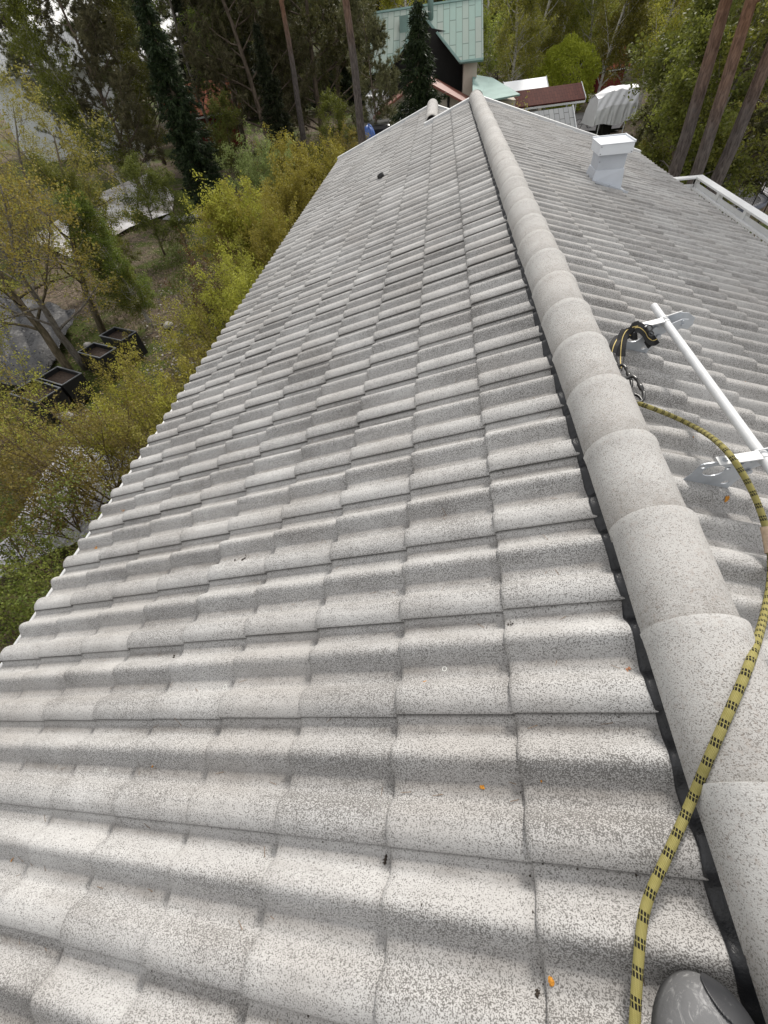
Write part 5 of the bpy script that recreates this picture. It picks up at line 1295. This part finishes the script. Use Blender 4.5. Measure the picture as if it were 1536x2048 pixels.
# middle distance right and the woods behind
P = AY(1133, 150, 57); plant('ball', P[0], P[1], 1.3, 'ball', 'round clipped bright green willow behind the carport', 'bush', 'round_bush')
P = AY(1088, 150, 62); plant('ball', P[0], P[1], .9, 'ball', 'smaller round bright green bush behind the white roofed shed', 'bush', 'round_bush', rz=1)
bk = [(985, 62, 'birch', 1.5, 'weep', 'weeping bright birch right of the copper roof'), (1030, 56, 'birch', 1.4, 'weep', 'yellow green birch behind the sparse tree'), (1080, 66, 'birch', 1.6, 'weep', 'tall weeping birch above the smaller round bush'), (1130, 75, 'birch', 1.7, 'weep', 'pale birch above the round willow'), (1180, 68, 'birch', 1.6, 'weep', 'bright birch beside the red cottage'),
      (1225, 58, 'birch', 1.45, 'weep', 'weeping birch in front of the red cottage corner'), (1150, 92, 'larch', 1.5, 'yellow', 'grey olive tree far behind the round willow'), (1270, 60, 'birch', 1.5, 'weep', 'bright birch behind the leafy trees on the right'), (1320, 55, 'birch', 1.4, 'yellow', 'olive birch above the dark pine crown'),
      (1000, 85, 'leafy', 1.8, 'weep', 'broad bright tree far behind the flat copper roof'), (1060, 95, 'leafy', 2.0, 'weep', 'broad yellow green tree on the slope behind the birches'), (940, 70, 'larch', 1.3, 'weep', 'yellow green tree rising behind the copper ridge'), (880, 66, 'birch', 1.5, 'weep', 'yellow green birch behind the copper chimney pipe'), (820, 62, 'birch', 1.5, 'yellow', 'olive birch behind the left half of the copper ridge'),
      (1200, 100, 'leafy2', 2.2, 'yellow', 'large olive tree far behind the red cottage'), (1400, 60, 'leafy', 1.6, 'mid', 'broad mid green tree far behind the pine trunks'), (1480, 55, 'pinelow', 1.3, 'needle', 'dark pine behind the brown house'), (1560, 50, 'leafy', 1.5, 'mid', 'mid green tree behind the right end of the brown house')]
for i, (px, Y, k, s_, lf, lab) in enumerate(bk): plantpx(k, px, 60, Y, s_, lf, lab, {'b': 'birch', 'l': 'tree', 'p': 'pine'}[k[0]], {'b': 'birch_tree', 'l': 'leafy_tree', 'p': 'pine_tree'}[k[0]], rz=i * 1.9)
prr = random.Random(12)
for i in range(46):
    px = prr.uniform(330, 1500); Y = prr.uniform(75, 125); P = AY(px, 40, Y); k = prr.choice(['pinelow', 'spruce', 'leafy', 'pinelow', 'birch'] if px < 760 else ['leafy', 'birch', 'leafy2', 'birch', 'pinelow'])
    lf = {'pinelow': 'needle', 'spruce': 'spruce', 'leafy': 'mid' if px < 760 else 'fresh', 'leafy2': 'fresh' if px < 760 else 'weep', 'birch': 'weep' if prr.random() < .7 else 'yellow'}[k]
    plant(k, P[0], P[1], prr.uniform(1.5, 2.2), lf, {'p': 'dark pine of the distant wood behind the houses', 's': 'dark spruce of the distant wood behind the houses', 'b': 'pale leafed birch of the distant wood behind the houses', 'l': 'broad leafy tree of the distant wood behind the houses'}[k[0]], {'p': 'pine', 's': 'spruce', 'b': 'birch', 'l': 'tree'}[k[0]], 'forest_tree', {'p': 'pines', 's': 'spruces', 'b': 'birches', 'l': 'leafy trees'}[k[0]] + ' of the distant wood', rz=prr.uniform(0, 6))
for i, (px, Y, s_) in enumerate([(300, 50, 1.2), (350, 56, 1.3), (400, 52, 1.35), (440, 60, 1.5)]):
    plantpx(['pinelow', 'pinelow', 'spruce'][i % 3], px, 130, Y, s_, ['needle', 'needleg', 'spruce'][i % 3], 'dark conifer of the wood at the top left', 'conifer', 'conifer_tree', 'conifers of the wood at the top left', rz=i * 1.1)
